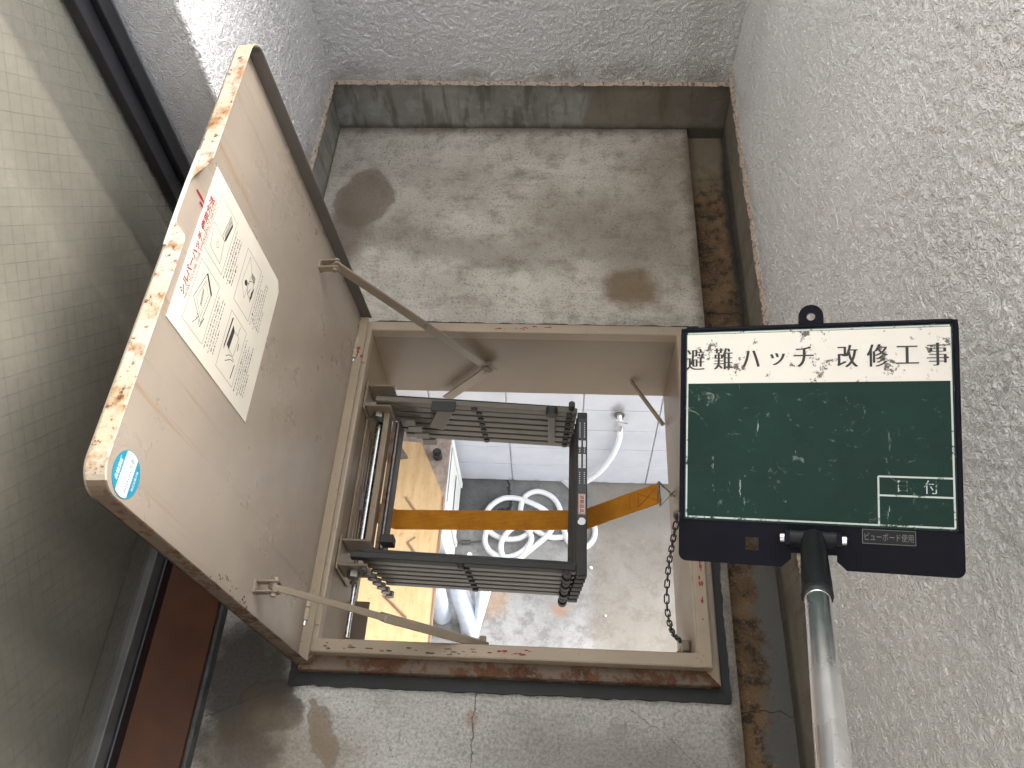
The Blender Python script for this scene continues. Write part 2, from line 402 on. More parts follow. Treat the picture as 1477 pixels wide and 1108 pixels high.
def glass_mat():
    g = G('wired_frosted_glass', 0.32, 0, 0.5)
    wv = g.add(g.math('SINE', g.mul(g.axis(1), 2100.0)), g.math('SINE', g.mul(g.axis(2), 2100.0)))
    c = g.mix(g.noise(20, 3), (0.215, 0.21, 0.178), (0.27, 0.262, 0.228))
    nm = g.bump(g.add(wv, g.mul(g.noise(350, 2), 2.0)), 0.35, 0.0006)
    g.out(c, None, nm)
    tr = g.n('ShaderNodeBsdfTransparent'); tr.inputs[0].default_value = (0.94, 0.92, 0.88, 1)
    mx = g.n('ShaderNodeMixShader'); mx.inputs[0].default_value = 0.30
    g.t.links.new(tr.outputs[0], mx.inputs[1]); g.t.links.new(g.b.outputs[0], mx.inputs[2])
    g.t.links.new(mx.outputs[0], g.t.nodes['Material Output'].inputs[0])
    MAT['wired_frosted_glass'] = g.m
glass_mat()
plain('wire', (0.085, 0.08, 0.07), 0.8)

def board_green():
    g = G('board_green', 0.5, 0, 0.2)
    n = g.noise(25, 5, 0.65)
    c = g.mix(g.ramp(n, 0.3, 0.7), (0.006, 0.026, 0.019), (0.011, 0.037, 0.028))
    sm = g.noise(60, 5, 0.7, 1.5)
    c = g.mix(g.ramp(sm, 0.60, 0.72, 0, 0.5), c, (0.33, 0.36, 0.34))
    sc = g.noise(16, 6, 0.7, vec=g.map((6, 1.2, 1.2), rot=(0.3, 0.2, 0.6)))
    c = g.mix(g.ramp(sc, 0.655, 0.685, 0, 0.7), c, (0.50, 0.53, 0.50))
    MAT['board_green'] = g.out(c, g.ramp(n, 0.3, 0.7, 0.45, 0.65), None)
board_green()
def worn_white(name, col, under, amount):
    g = G(name, 0.5)
    n = g.noise(70, 6, 0.72); n2 = g.noise(300, 4, 0.7)
    m = g.ramp(g.add(g.mul(n, 0.7), g.mul(n2, 0.3)), amount, amount + 0.05)
    MAT[name] = g.out(g.mix(m, col, under))
worn_white('worn_line', (0.55, 0.60, 0.55), (0.015, 0.045, 0.035), 0.55)
worn_white('worn_text', (0.60, 0.64, 0.60), (0.015, 0.045, 0.035), 0.50)
def header():
    g = G('header_white', 0.45)
    n = g.noise(55, 6, 0.72); n2 = g.noise(240, 4, 0.7)
    c = g.mix(g.noise(8, 3), (0.74, 0.69, 0.60), (0.80, 0.76, 0.68))
    m = g.ramp(g.add(g.mul(n, 0.75), g.mul(n2, 0.25)), 0.552, 0.60)
    c = g.mix(g.mul(m, 0.92), c, (0.055, 0.045, 0.038))
    MAT['header_white'] = g.out(c)
header()

# ------------------------------------------------------------------ object helpers
ROOT = {}
def link(o): COL.objects.link(o); return o
def thing(name, label, cat, loc=(0, 0, 0), group=None, kind=None):
    o = link(bpy.data.objects.new(name, None)); o.location = loc
    o.empty_display_size = 0.05
    ROOT[o] = Vector(loc)
    if label: o['label'] = label
    if cat: o['category'] = cat
    if group: o['group'] = group
    if kind: o['kind'] = kind
    return o
def part(name, bm, mat, parent=None, kind=None, label=None, smooth=False):
    me = bpy.data.meshes.new(name)
    off = Vector((0, 0, 0))
    if parent is not None: off = ROOT[parent]
    if off.length: bmesh.ops.translate(bm, verts=bm.verts, vec=-off)
    bmesh.ops.recalc_face_normals(bm, faces=bm.faces)
    bm.to_mesh(me); bm.free()
    for m in (mat if isinstance(mat, (list, tuple)) else [mat]): me.materials.append(MAT[m])
    if smooth:
        for p in me.polygons: p.use_smooth = True
        try: me.set_sharp_from_angle(angle=R(40))
        except Exception: pass
    o = link(bpy.data.objects.new(name, me))
    if parent is not None:
        o.parent = parent; ROOT[o] = off
    else: ROOT[o] = Vector((0, 0, 0))
    if kind: o['kind'] = kind
    if label: o['label'] = label
    return o
def tag(o, label, cat, group=None):
    o['label'] = label; o['category'] = cat
    if group: o['group'] = group
    return o
def add_box(bm, x0, x1, y0, y1, z0, z1, bev=0.0, seg=2, mtx=None):
    vs = [bm.verts.new((x, y, z)) for x in (x0, x1) for y in (y0, y1) for z in (z0, z1)]
    idx = [(0, 1, 3, 2), (4, 6, 7, 5), (0, 4, 5, 1), (2, 3, 7, 6), (0, 2, 6, 4), (1, 5, 7, 3)]
    fs = [bm.faces.new([vs[i] for i in f]) for f in idx]
    if mtx is not None: bmesh.ops.transform(bm, matrix=mtx, verts=vs)
    if bev:
        es = list({e for f in fs for e in f.edges})
        bmesh.ops.bevel(bm, geom=es, offset=bev, segments=seg, affect='EDGES', profile=0.5)
    return bm
def box(*a, **k): return add_box(bmesh.new(), *a, **k)
def frame_of(d):
    d = d.normalized()
    u = d.orthogonal().normalized(); return u, d.cross(u)
def add_tube(bm, pts, r, seg=12, caps=True, rads=None):
    pts = [Vector(p) for p in pts]
    rings = []; u = None
    for i, p in enumerate(pts):
        d = (pts[min(i + 1, len(pts) - 1)] - pts[max(i - 1, 0)]).normalized()
        if u is None: u, v = frame_of(d)
        else:
            u = (u - d * u.dot(d)).normalized(); v = d.cross(u)
        rr = rads[i] if rads else r
        rings.append([bm.verts.new(p + (u * math.cos(2 * math.pi * k / seg) + v * math.sin(2 * math.pi * k / seg)) * rr) for k in range(seg)])
    for a, b in zip(rings, rings[1:]):
        for k in range(seg): bm.faces.new((a[k], a[(k + 1) % seg], b[(k + 1) % seg], b[k]))
    if caps:
        bm.faces.new(rings[0][::-1]); bm.faces.new(rings[-1])
    return bm
def tube(*a, **k): return add_tube(bmesh.new(), *a, **k)
def add_bar(bm, p0, p1, wdt, thk, up, bev=0.0):
    """flat bar from p0 to p1: wdt across along 'up' x dir, thk along up"""
    p0, p1, up = Vector(p0), Vector(p1), Vector(up)
    d = (p1 - p0); L = d.length; d.normalize()
    s = d.cross(up).normalized(); n = s.cross(d).normalized()
    m = Matrix((( d.x, s.x, n.x, p0.x), (d.y, s.y, n.y, p0.y), (d.z, s.z, n.z, p0.z), (0, 0, 0, 1)))
    return add_box(bm, 0, L, -wdt / 2, wdt / 2, -thk / 2, thk / 2, bev, 1, m)
def bar(*a, **k): return add_bar(bmesh.new(), *a, **k)
def smooth_path(pts, n=8):
    """Catmull-Rom through points"""
    P = [Vector(p) for p in pts]; P = [P[0] * 2 - P[1]] + P + [P[-1] * 2 - P[-2]]
    out = []
    for i in range(1, len(P) - 2):
        a, b, c, d = P[i - 1], P[i], P[i + 1], P[i + 2]
        for k in range(n):
            t = k / n
            out.append(0.5 * ((2 * b) + (c - a) * t + (2 * a - 5 * b + 4 * c - d) * t * t + (3 * b - a - 3 * c + d) * t ** 3))
    out.append(P[-2]); return out
def add_poly_prism(bm, pts, o, ux, uy, t0, t1):
    """extrude a 2D outline (list of (a,b)) lying in frame o,ux,uy along their normal from t0 to t1"""
    o, ux, uy = Vector(o), Vector(ux), Vector(uy); nn = ux.cross(uy)
    A = [bm.verts.new(o + ux * a + uy * b + nn * t0) for a, b in pts]
    B = [bm.verts.new(o + ux * a + uy * b + nn * t1) for a, b in pts]
    n = len(pts)
    bm.faces.new(A[::-1]); bm.faces.new(B)
    for i in range(n): bm.faces.new((A[i], A[(i + 1) % n], B[(i + 1) % n], B[i]))
    return bm
def rrect(x0, x1, y0, y1, r, n=6):
    out = []
    for cx, cy, a0 in ((x1 - r, y1 - r, 0), (x0 + r, y1 - r, 90), (x0 + r, y0 + r, 180), (x1 - r, y0 + r, 270)):
        for k in range(n + 1):
            a = R(a0 + 90 * k / n); out.append((cx + r * math.cos(a), cy + r * math.sin(a)))
    return out
class Plane:
    """a flat drawing surface: origin, right, up (normal = right x up)"""
    def __init__(s, o, ux, uy):
        s.o, s.ux, s.uy = Vector(o), Vector(ux).normalized(), Vector(uy).normalized(); s.n = s.ux.cross(s.uy)
    def p(s, a, b, h=0.0): return s.o + s.ux * a + s.uy * b + s.n * h
    def line(s, bm, a, b, wd, h):
        a = Vector(a); b = Vector(b); d = (b - a)
        if d.length < 1e-7: return
        d.normalize(); q = Vector((-d.y, d.x)) * wd / 2
        bm.faces.new([bm.verts.new(s.p(*v, h)) for v in (a - q, b - q, b + q, a + q)])
    def poly(s, bm, pts, wd, h, close=False):
        pts = list(pts) + ([pts[0]] if close else [])
        for i, (a, b) in enumerate(zip(pts, pts[1:])): s.line(bm, a, b, wd, h + i * 4e-7)
    def fill(s, bm, pts, h): bm.faces.new([bm.verts.new(s.p(*v, h)) for v in pts])
def add_text(bm, plane, body, cx, cy, hgt, wid=None, h=0.0003, offset=0.0, spread=0.0, copies=1, shear=0.0):
    """text in the built-in font laid on a plane, centred at cx,cy; spread thickens the upright strokes only"""
    c = bpy.data.curves.new('lettering', 'FONT'); c.body = body; c.size = 1.0; c.offset = offset; c.resolution_u = 3
    c.shear = shear
    o = bpy.data.objects.new('lettering', c); COL.objects.link(o)
    bpy.context.view_layer.update()
    me = bpy.data.meshes.new_from_object(o.evaluated_get(bpy.context.evaluated_depsgraph_get()))
    bpy.data.objects.remove(o); bpy.data.curves.remove(c)
    if not me.vertices: return
    xs = [v.co.x for v in me.vertices]; ys = [v.co.y for v in me.vertices]
    x0, x1, y0, y1 = min(xs), max(xs), min(ys), max(ys)
    sy = hgt / max(1e-6, (y1 - y0)); sx = sy if wid is None else wid / max(1e-6, (x1 - x0))
    for k in range(copies):
        dx = 0 if copies == 1 else spread * (k / (copies - 1) - 0.5)
        vs = [bm.verts.new(plane.p(cx + (v.co.x - (x0 + x1) / 2) * sx + dx, cy + (v.co.y - (y0 + y1) / 2) * sy, h + k * 1.5e-5)) for v in me.vertices]
        for p in me.polygons:
            try: bm.faces.new([vs[i] for i in p.vertices])
            except ValueError: pass
    bpy.data.meshes.remove(me)

# ------------------------------------------------------------------ the place: yard below
ZG = -2.75
bm = bmesh.new()
bm.faces.new([bm.verts.new(v) for v in ((-150, -150, ZG), (150, -150, ZG), (150, 150, ZG), (-150, 150, ZG))])
o = part('ground', bm, 'yard_concrete'); o['kind'] = 'structure'
o['label'] = 'grey stained concrete yard floor seen below through the hatch'

YW = 2.02
t = thing('block_wall', 'white painted concrete block wall in the yard below the hatch', 'block wall', (0, YW + 0.07, ZG))
part('mortar_core', box(-1.66, 2.24, YW + 0.012, YW + 0.135, ZG - 0.02, -1.27), 'block_joint', t)
bme = None
for r_ in range(8):
    for c_ in range(11):
        x0 = -1.675 + c_ * 0.3555; z0 = ZG + 0.012 + r_ * 0.187
        if bme is None:
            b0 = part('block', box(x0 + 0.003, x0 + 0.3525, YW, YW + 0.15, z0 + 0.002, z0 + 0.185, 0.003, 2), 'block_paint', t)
            bme = b0.data; bx, bz = x0, z0
        else:
            o = link(bpy.data.objects.new('block', bme)); o.parent = t
            o.location = (x0 - bx + 0, random.uniform(-0.0012, 0.0012), z0 - bz)

# cabinet with plywood on its top, at the left of the yard
t = thing('utility_cabinet', 'white metal cabinet under the plywood sheet in the yard below', 'cabinet', (-0.8, 1.7, ZG))
XC = -0.525
part('body', box(-1.05, XC, 1.46, 1.985, ZG + 0.05, -2.165, 0.006), 'white_plastic', t)
part('plinth', box(-1.03, XC - 0.02, 1.48, 1.97, ZG, ZG + 0.049), 'rail_grey', t)
part('dusty_lid', box(-1.055, XC + 0.004, 1.455, 1.988, -2.164, -2.150, 0.003), 'dusty_top', t)
part('side_rib', box(XC + 0.001, XC + 0.012, 1.60, 1.63, ZG + 0.08, -2.19, 0.003), 'white_plastic', t)
part('side_rib', box(XC + 0.001, XC + 0.012, 1.93, 1.96, ZG + 0.08, -2.19, 0.003), 'white_plastic', t)
part('side_groove', box(XC + 0.0005, XC + 0.0025, 1.66, 1.90, -2.48, -2.455), 'rail_grey', t)
part('side_groove', box(XC + 0.0005, XC + 0.0025, 1.56, 1.94, -2.24, -2.222), 'bead_grey', t)
bm = tube([(-0.575, 1.84, -2.15), (-0.575, 1.84, -2.10)], 0.021, 16); add_tube(bm, [(-0.575, 1.84, -2.10), (-0.575, 1.84, -2.085)], 0.013, 16)
part('knob', bm, 'black_metal', t, smooth=True)

t = thing('plywood_sheet', 'tan plywood sheet with a cut corner lying on the white cabinet', 'plywood', (-0.8, 1.3, -2.15))
outline = [(-1.10, 0.80), (-0.523, 0.80), (-0.529, 1.63), (-0.66, 1.905), (-1.10, 1.93)]
bm = bmesh.new(); add_poly_prism(bm, outline, (0, 0, -2.148), (1, 0, 0), (0, 1, 0), 0, 0.018)
part('panel', bm, 'plywood', t)
bm = bar((-0.521, 0.80, -2.141), (-0.527, 1.63, -2.141), 0.006, 0.030, (0, 0, 1))
part('edge_band', bm, 'board_edge', t)
for a, b in (((-0.70, 1.62), (-0.60, 1.49)), ((-0.665, 1.40), (-0.575, 1.29)), ((-0.665, 1.40), (-0.635, 1.425)),
             ((-0.74, 1.16), (-0.63, 1.065)), ((-0.63, 1.065), (-0.675, 1.03))):
    part('batten', bar((*a, -2.127), (*b, -2.127), 0.007, 0.006, (0, 0, 1)), 'board_edge', t)
# legs carrying the front of the sheet
t2 = thing('trestle', 'dark trestle holding up the front of the plywood sheet', 'trestle', (-0.9, 0.9, ZG))
for x, y in ((-1.08, 0.86), (-0.72, 0.86)):
    part('leg', box(x - 0.02, x + 0.02, y - 0.02, y + 0.02, ZG, -2.19), 'board_edge', t2)
part('beam', box(-1.08, -0.62, 0.84, 0.88, -2.19, -2.149), 'board_edge', t2)

# pipes beside the cabinet
tag(part('drain_pipe', tube(smooth_path([(-0.66, 1.37, -2.36), (-0.54, 1.365, -2.37), (-0.485, 1.355, -2.44), (-0.470, 1.33, -2.55), (-0.43, 1.24, -2.66), (-0.42, 1.20, ZG)], 6), 0.046, 20), 'pipe_blue_grey', smooth=True),
    'fat pale blue bent drain pipe below the front ladder rails', 'pipe')
tag(part('drain_pipe', tube([(-0.565, 1.27, ZG), (-0.555, 1.29, -2.155)], 0.045, 20), 'pipe_blue_grey', smooth=True),
    'pale blue straight pipe standing against the plywood edge', 'pipe')
tag(part('water_hose', tube(smooth_path([(-0.405, 1.42, -2.3), (-0.400, 1.40, -2.5), (-0.385, 1.30, -2.62), (-0.415, 1.19, -2.70), (-0.425, 1.17, ZG)], 6), 0.011, 10), 'hose_white', smooth=True),
    'thin white hose running down in front of the fat pipe', 'hose')
tag(part('drain_pipe', tube([(-0.340, 1.42, -2.35), (-0.395, 1.18, ZG)], 0.018, 14), 'pipe_blue_grey', smooth=True),
    'slim pale blue pipe between the fat pipe and the white duct', 'pipe')
tag(part('cable_duct', bar((-0.325, 1.47, -2.70), (-0.405, 1.13, ZG + 0.02), 0.032, 0.022, (0, 0, 1), bev=0.004), 'white_plastic'),
    'white flat cable duct sloping on the yard floor', 'duct')
t = thing('drain_valve', 'brass coloured valve fitting at the foot of the pipes', 'valve', (-0.43, 1.13, ZG))
part('body', tube([(-0.43, 1.13, ZG), (-0.43, 1.13, ZG + 0.06)], 0.018, 12), 'dull_steel', t, smooth=True)
part('handle', bar((-0.455, 1.13, ZG + 0.066), (-0.405, 1.13, ZG + 0.066), 0.012, 0.008, (0, 0, 1)), 'dull_steel', t)
t = thing('leveling_bolt', 'small grey bolt lying beside the white cabinet foot', 'bolt', (-0.42, 1.66, ZG))
part('head', tube([(-0.50, 1.655, ZG + 0.014), (-0.455, 1.657, ZG + 0.014)], 0.013, 8), 'rail_grey', t)
part('shank', tube([(-0.455, 1.657, ZG + 0.014), (-0.40, 1.662, ZG + 0.014)], 0.005, 8), 'rail_grey', t)

# garden hose: from the wall tap, down, then coiled
hp = [(0.278, 2.005, -2.10), (0.283, 1.99, -2.20), (0.255, 1.975, -2.36), (0.19, 1.96, -2.52), (0.09, 1.975, -2.68), (0.004, 2.046, ZG + 0.014), (0.072, 1.975, ZG + 0.014), (0.123, 1.860, ZG + 0.014), (0.185, 1.772, ZG + 0.014), (0.182, 1.695, ZG + 0.014), (0.134, 1.647, ZG + 0.014), (0.075, 1.654, ZG + 0.026), (0.046, 1.685, ZG + 0.026), (0.018, 1.778, ZG + 0.014), (0.002, 1.868, ZG + 0.014), (-0.042, 1.930, ZG + 0.014), (-0.117, 1.957, ZG + 0.014), (-0.180, 1.926, ZG + 0.014), (-0.202, 1.844, ZG + 0.026), (-0.182, 1.783, ZG + 0.026), (-0.109, 1.727, ZG + 0.014), (-0.036, 1.698, ZG + 0.014), (0.046, 1.707, ZG + 0.014), (0.108, 1.736, ZG + 0.014)]
tag(part('garden_hose', tube(smooth_path(hp, 8), 0.0145, 12), 'hose_white', smooth=True), 'white garden hose looping down from the wall tap', 'hose')
hc = [(-0.229, 1.542, ZG + 0.022), (-0.137, 1.629, ZG + 0.016), (-0.057, 1.707, ZG + 0.017), (-0.022, 1.774, ZG + 0.019), (-0.055, 1.829, ZG + 0.020), (-0.114, 1.866, ZG + 0.030), (-0.210, 1.905, ZG + 0.024), (-0.295, 1.905, ZG + 0.025), (-0.361, 1.856, ZG + 0.027), (-0.383, 1.792, ZG + 0.028), (-0.356, 1.710, ZG + 0.038), (-0.282, 1.674, ZG + 0.032), (-0.200, 1.679, ZG + 0.033), (-0.145, 1.724, ZG + 0.035), (-0.163, 1.784, ZG + 0.036), (-0.247, 1.802, ZG + 0.046), (-0.339, 1.771, ZG + 0.040), (-0.377, 1.681, ZG + 0.041), (-0.353, 1.605, ZG + 0.043), (-0.276, 1.569, ZG + 0.044), (-0.195, 1.590, ZG + 0.054), (-0.139, 1.659, ZG + 0.048), (-0.160, 1.723, ZG + 0.049), (-0.217, 1.734, ZG + 0.051), (-0.262, 1.702, ZG + 0.052), (-0.291, 1.631, ZG + 0.062), (-0.275, 1.565, ZG + 0.056), (-0.228, 1.543, ZG + 0.057), (-0.174, 1.576, ZG + 0.059), (-0.146, 1.637, ZG + 0.060)]
tag(part('coiled_hose', tube(smooth_path(hc, 8), 0.0145, 12), 'hose_white', smooth=True), 'thick white hose coiled in rings with one straight end', 'hose')
t = thing('wall_tap', 'small metal water tap on the white block wall with hose attached', 'tap', (0.275, YW, -2.05))
part('body', tube([(0.272, YW + 0.002, -2.02), (0.273, YW - 0.035, -2.03), (0.276, YW - 0.04, -2.06), (0.278, YW - 0.028, -2.11)], 0.012, 12), 'chrome', t, smooth=True)
bm = bar((0.25, YW - 0.045, -2.00), (0.31, YW - 0.045, -2.02), 0.012, 0.008, (0, 1, 0))
part('handle', bm, 'chrome', t)
part('rosette', tube([(0.272, YW - 0.0015, -2.02), (0.272, YW - 0.008, -2.02)], 0.024, 16), 'dull_steel', t)

# pebbles on the yard
for i, (x, y, lb) in enumerate(((0.005, 1.84, 'tiny pale pebble on the yard floor near the hose loop'), (0.24, 1.30, 'tiny pale pebble on the yard floor beside the hanging chain'), (0.17, 1.545, 'tiny pale pebble on the yard floor below the orange strap'))):
    bm = bmesh.new(); bmesh.ops.create_icosphere(bm, subdivisions=1, radius=0.006 + 0.002 * (i % 3))
    for v in bm.verts: v.co = v.co * random.uniform(0.75, 1.2) + Vector((x, y, ZG + 0.004))
    tag(part('pebble', bm, 'white_plastic'), lb, 'pebble', 'pebbles on the yard floor')

# ------------------------------------------------------------------ balcony shell
XL, XR, YB = -0.547, 0.368, 1.60          # wall faces
HX0, HX1, HY0, HY1 = -0.385, 0.232, 0.335, 0.970   # hole cut for the hatch
GX = 0.282                                  # inner edge of the gutter
ZS = -0.165
bm = bmesh.new()
YF = -2.6
for a in ((XL, HX0, YF, YB), (HX1, GX, YF, YB), (HX0, HX1, YF, HY0), (HX0, HX1, HY1, YB)):
    add_box(bm, a[0], a[1], a[2], a[3], ZS, 0.0)
bmesh.ops.remove_doubles(bm, verts=bm.verts, dist=1e-5)
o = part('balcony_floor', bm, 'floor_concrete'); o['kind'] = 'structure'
o['label'] = 'stained grey concrete balcony floor around the hatch'
# gutter: a lower channel along the right side, cast in lengths
t = thing('gutter', None, None, (0.325, 0.5, -0.03), kind='structure')
t['label'] = 'shallow brown stained drain gutter along the right wall'
ys = [YF, -0.30, 0.294, 0.446, 0.72, 1.069, 1.275, YB]
def joint(yc, i):
    n = 16
    return [(GX + 0.001 + (XR + 0.029 - GX) * k / n, yc + 0.010 * noise.noise((k * 0.55, i * 7.3, 0)) + 0.003 * noise.noise((k * 1.9, i * 3.1, 2))) for k in range(n + 1)]
for i, (a, b) in enumerate(zip(ys, ys[1:])):
    ja = joint(a, i) if i else [(GX + 0.001, a), (XR + 0.03, a)]
    jb = joint(b, i + 1) if i < len(ys) - 2 else [(GX + 0.001, b), (XR + 0.03, b)]
    bm = bmesh.new()
    add_poly_prism(bm, [(q[0], q[1] + 0.0005) for q in ja] + [(q[0], q[1] - 0.0005) for q in jb[::-1]], (0, 0, 0), (1, 0, 0), (0, 1, 0), ZS + 0.01, -0.028 + 0.0012 * (i % 3))
    part('gutter_slab', bm, 'gutter_concrete', t)

def stucco_edge(p0, p1, out, name, parent, thick=0.0165, hgt=0.010):
    """ragged lower lip of the wall coating"""
    p0, p1, out = Vector(p0), Vector(p1), Vector(out)
    L = (p1 - p0).length; n = int(L / 0.004); d = (p1 - p0) / n
    bm = bmesh.new(); rows = []
    for i in range(n + 1):
        p = p0 + d * i
        a = noise.noise(p * 60) * 0.0030 + noise.noise(p * 190) * 0.0022
        b = noise.noise(p * 75 + Vector((5, 5, 5))) * 0.0028 + noise.noise(p * 17) * 0.002
        rows.append([bm.verts.new(p + Vector((0, 0, hgt))), bm.verts.new(p + out * (thick * 0.75 + a) + Vector((0, 0, hgt * 0.55 + b))),
                     bm.verts.new(p + out * (thick + a) + Vector((0, 0, b * 0.8))), bm.verts.new(p + out * (thick * 0.6 + a * 0.4) + Vector((0, 0, -0.004 + b))),
                     bm.verts.new(p + Vector((0, 0, -0.003)))])
    for a, b in zip(rows, rows[1:]):
        for k in range(4): bm.faces.new((a[k], b[k], b[k + 1], a[k + 1]))
    return part(name, bm, 'stucco_lip', parent)
def lip():
    g = G('stucco_lip', 0.75)
    c = g.mix(g.noise(14, 4), (0.50, 0.42, 0.34), (0.42, 0.33, 0.26))
    c = g.mix(g.ramp(g.noise(150, 4, 0.7), 0.52, 0.62), c, (0.13, 0.075, 0.045))
    MAT['stucco_lip'] = g.out(c, None, g.bump(g.noise(250, 3), 0.6, 0.003))
lip()
TH = 0.007
ZT = 2.45
def relief(name, o, ux, uy, wd, hg, parent, step=0.0025, amp=0.0027):
    """trowelled coating: a dense sheet with the bumps modelled, standing just off the wall body"""
    o, ux, uy = Vector(o), Vector(ux), Vector(uy); nn = ux.cross(uy)
    nx, ny = int(wd / step), int(hg / step)
    nf = noise.noise; V = []; off = ROOT[parent]
    for j in range(ny + 1):
        for i in range(nx + 1):
            p = o + ux * (wd * i / nx) + uy * (hg * j / ny)
            wv = Vector((nf(p * 42), nf(p * 42 + Vector((9, 0, 0))), nf(p * 42 + Vector((0, 9, 0))))) * 0.008
            q = p + wv
            a = nf(q * 125) ; b = nf(q * 260 + Vector((3, 3, 3)))
            h = min(1.0, max(0.0, 0.5 + 1.25 * a)) + 0.34 * b + 0.22 * nf(p * 24)
            V.append(p + nn * (amp * (h - 0.35)) - off)
    Fc = [(j * (nx + 1) + i, j * (nx + 1) + i + 1, (j + 1) * (nx + 1) + i + 1, (j + 1) * (nx + 1) + i) for j in range(ny) for i in range(nx)]
    me = bpy.data.meshes.new(name); me.from_pydata(V, [], Fc); me.materials.append(MAT['stucco_relief'])
    me.polygons.foreach_set('use_smooth', [True] * len(me.polygons)); me.update()
    o_ = link(bpy.data.objects.new(name, me)); o_.parent = parent; ROOT[o_] = off
    return o_
# back wall
t = thing('back_wall', 'grey white stucco end wall at the far side of the hatch', 'wall', (-0.09, YB, 0))
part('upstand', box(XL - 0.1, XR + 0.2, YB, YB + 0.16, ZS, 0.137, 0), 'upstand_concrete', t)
part('stucco_face', box(XL - 0.09, XR + 0.19, YB - TH, YB + 0.15, 0.1375, 1.15), 'stucco', t)
part('upstand_patch', box(0.055, XR - 0.004, YB - 0.0025, YB - 0.0002, 0.004, 0.131), 'upstand_concrete', t)
stucco_edge((XL, YB - TH * 0.2, 0.1375), (XR, YB - TH * 0.2, 0.1335), (0, -1, 0), 'coating_lip', t)
relief('coating', (XL, YB - TH - 0.0042, 0.139), (1, 0, 0), (0, 0, 1), XR - XL, 0.42, t)
# right wall (parapet)
t = thing('right_wall', 'rough white stucco parapet wall on the right of the gutter', 'wall', (XR, 0.6, 0))
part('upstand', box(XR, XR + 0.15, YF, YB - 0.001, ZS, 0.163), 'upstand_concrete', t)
part('stucco_face', box(XR - TH, XR + 0.155, YF, YB - TH - 0.001, 0.1635, 1.15, 0), 'stucco', t)
stucco_edge((XR - TH * 0.2, -0.6, 0.172), (XR - TH * 0.2, YB - TH, 0.152), (-1, 0, 0), 'coating_lip', t, 0.0155, 0.016)
relief('coating', (XR - TH - 0.0042, YB - TH, 0.165), (0, -1, 0), (0, 0, 1), 1.62, 0.98, t)
part('unseen_shade_wall', box(XL + 0.012, XR - TH - 0.002, -0.80, -0.70, 0.001, ZT), 'stucco', t)  # added out of view to darken the near end of the balcony
# left wall: house wall with the window recess
YR, XWN = 1.036, -0.640
t = thing('left_wall', 'sunlit white stucco house wall behind the open hatch lid', 'wall', (XL, 1.3, 0))
part('upstand', box(XL - 0.09, XL, YR + 0.002, YB - 0.001, ZS, 0.137), 'upstand_concrete', t)
part('stucco_face', box(XL - 0.30, XL + TH, YR, YB - TH - 0.001, 0.1375, ZT, 0.006, 3), 'stucco_relief', t)
relief('coating', (XL + TH + 0.0042, YR + 0.003, 0.139), (0, 1, 0), (0, 0, 1), YB - TH - YR - 0.003, 0.85, t)
bm = tube([(XL + TH - 0.0015 + 0.0014 * noise.noise((0, 0, z * 70)), YR + 0.0058 + 0.0014 * noise.noise((5, 0, z * 70)), z) for z in [0.14 + 0.005 * k for k in range(180)]], 0.0062, 10, rads=[0.0066 + 0.0010 * noise.noise((0, 7, k * 0.6)) for k in range(180)])
part('corner_bead', bm, 'stucco_relief', t, smooth=True)
part('upper_wall', box(XL - 0.30, XL + TH - 0.001, YF, YR - 0.001, 2.05, ZT), 'stucco', t)
part('lower_house_wall', box(-1.30, -1.15, YF, 3.0, ZG, ZS), 'stucco', t)
stucco_edge((XL + TH * 0.2, YR + 0.01, 0.1375), (XL + TH * 0.2, YB - TH, 0.1375), (1, 0, 0), 'coating_lip', t)
part('threshold_upstand', box(XL - 0.16, XL + 0.004, YF, YR - 0.001, ZS, 0.021, 0.003), 'threshold_dark', t)
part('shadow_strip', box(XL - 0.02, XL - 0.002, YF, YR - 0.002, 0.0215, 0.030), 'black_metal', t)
bm = bmesh.new()
for a in ((-2.6, -2.5, YF, 2.2), ):
    add_box(bm, -2.6, -2.5, YF, 2.2, 0, ZT)
add_box(bm, -2.5, -0.71, YF, 2.2, -0.10, -0.035); add_box(bm, -2.5, -0.85, 2.1, 2.2, 0.0, ZT); add_box(bm, -2.5, -0.85, YF - 0.1, YF, 0.0, ZT)
add_box(bm, -2.6, -0.85, YF, 2.2, ZT, ZT + 0.1)
part('room_shell', bm, 'room_dark', t)

# window
t = thing('sliding_window', 'frosted wired glass window in a black frame on the left', 'window', (XWN, 0.3, 0.05))
part('glass_pane', box(XWN - 0.008, XWN - 0.003, -1.0, 0.965, 0.108, 1.98), 'wired_frosted_glass', t)
part('stile', box(XWN - 0.030, XWN + 0.012, 0.957, 0.990, 0.072, 2.0, 0.002), 'black_aluminium', t)
part('jamb', box(XWN - 0.045, XWN + 0.022, 0.9905, 1.022, 0.060, 2.049, 0.002), 'black_aluminium', t)
part('sealant_bead', box(XWN - 0.04, XWN + 0.016, 1.0225, 1.0355, 0.07, 2.05, 0.002), 'bead_grey', t)
part('bottom_rail', box(XWN - 0.030, XWN + 0.009, -1.0, 0.9565, 0.088, 0.116, 0.002), 'rail_grey', t)
part('track', box(XWN - 0.050, XWN + 0.014, YF, 0.990, 0.058, 0.0875, 0.002), 'black_metal', t)
part('stile', box(XWN - 0.030, XWN + 0.012, -1.045, -1.001, 0.072, 2.0, 0.002), 'black_aluminium', t)
part('second_pane', box(XWN - 0.04, XWN - 0.035, YF + 0.05, -1.03, 0.108, 1.98), 'wired_frosted_glass', t)
part('head', box(XWN - 0.05, XWN + 0.02, YF, 0.990, 2.001, 2.05, 0.002), 'black_aluminium', t)
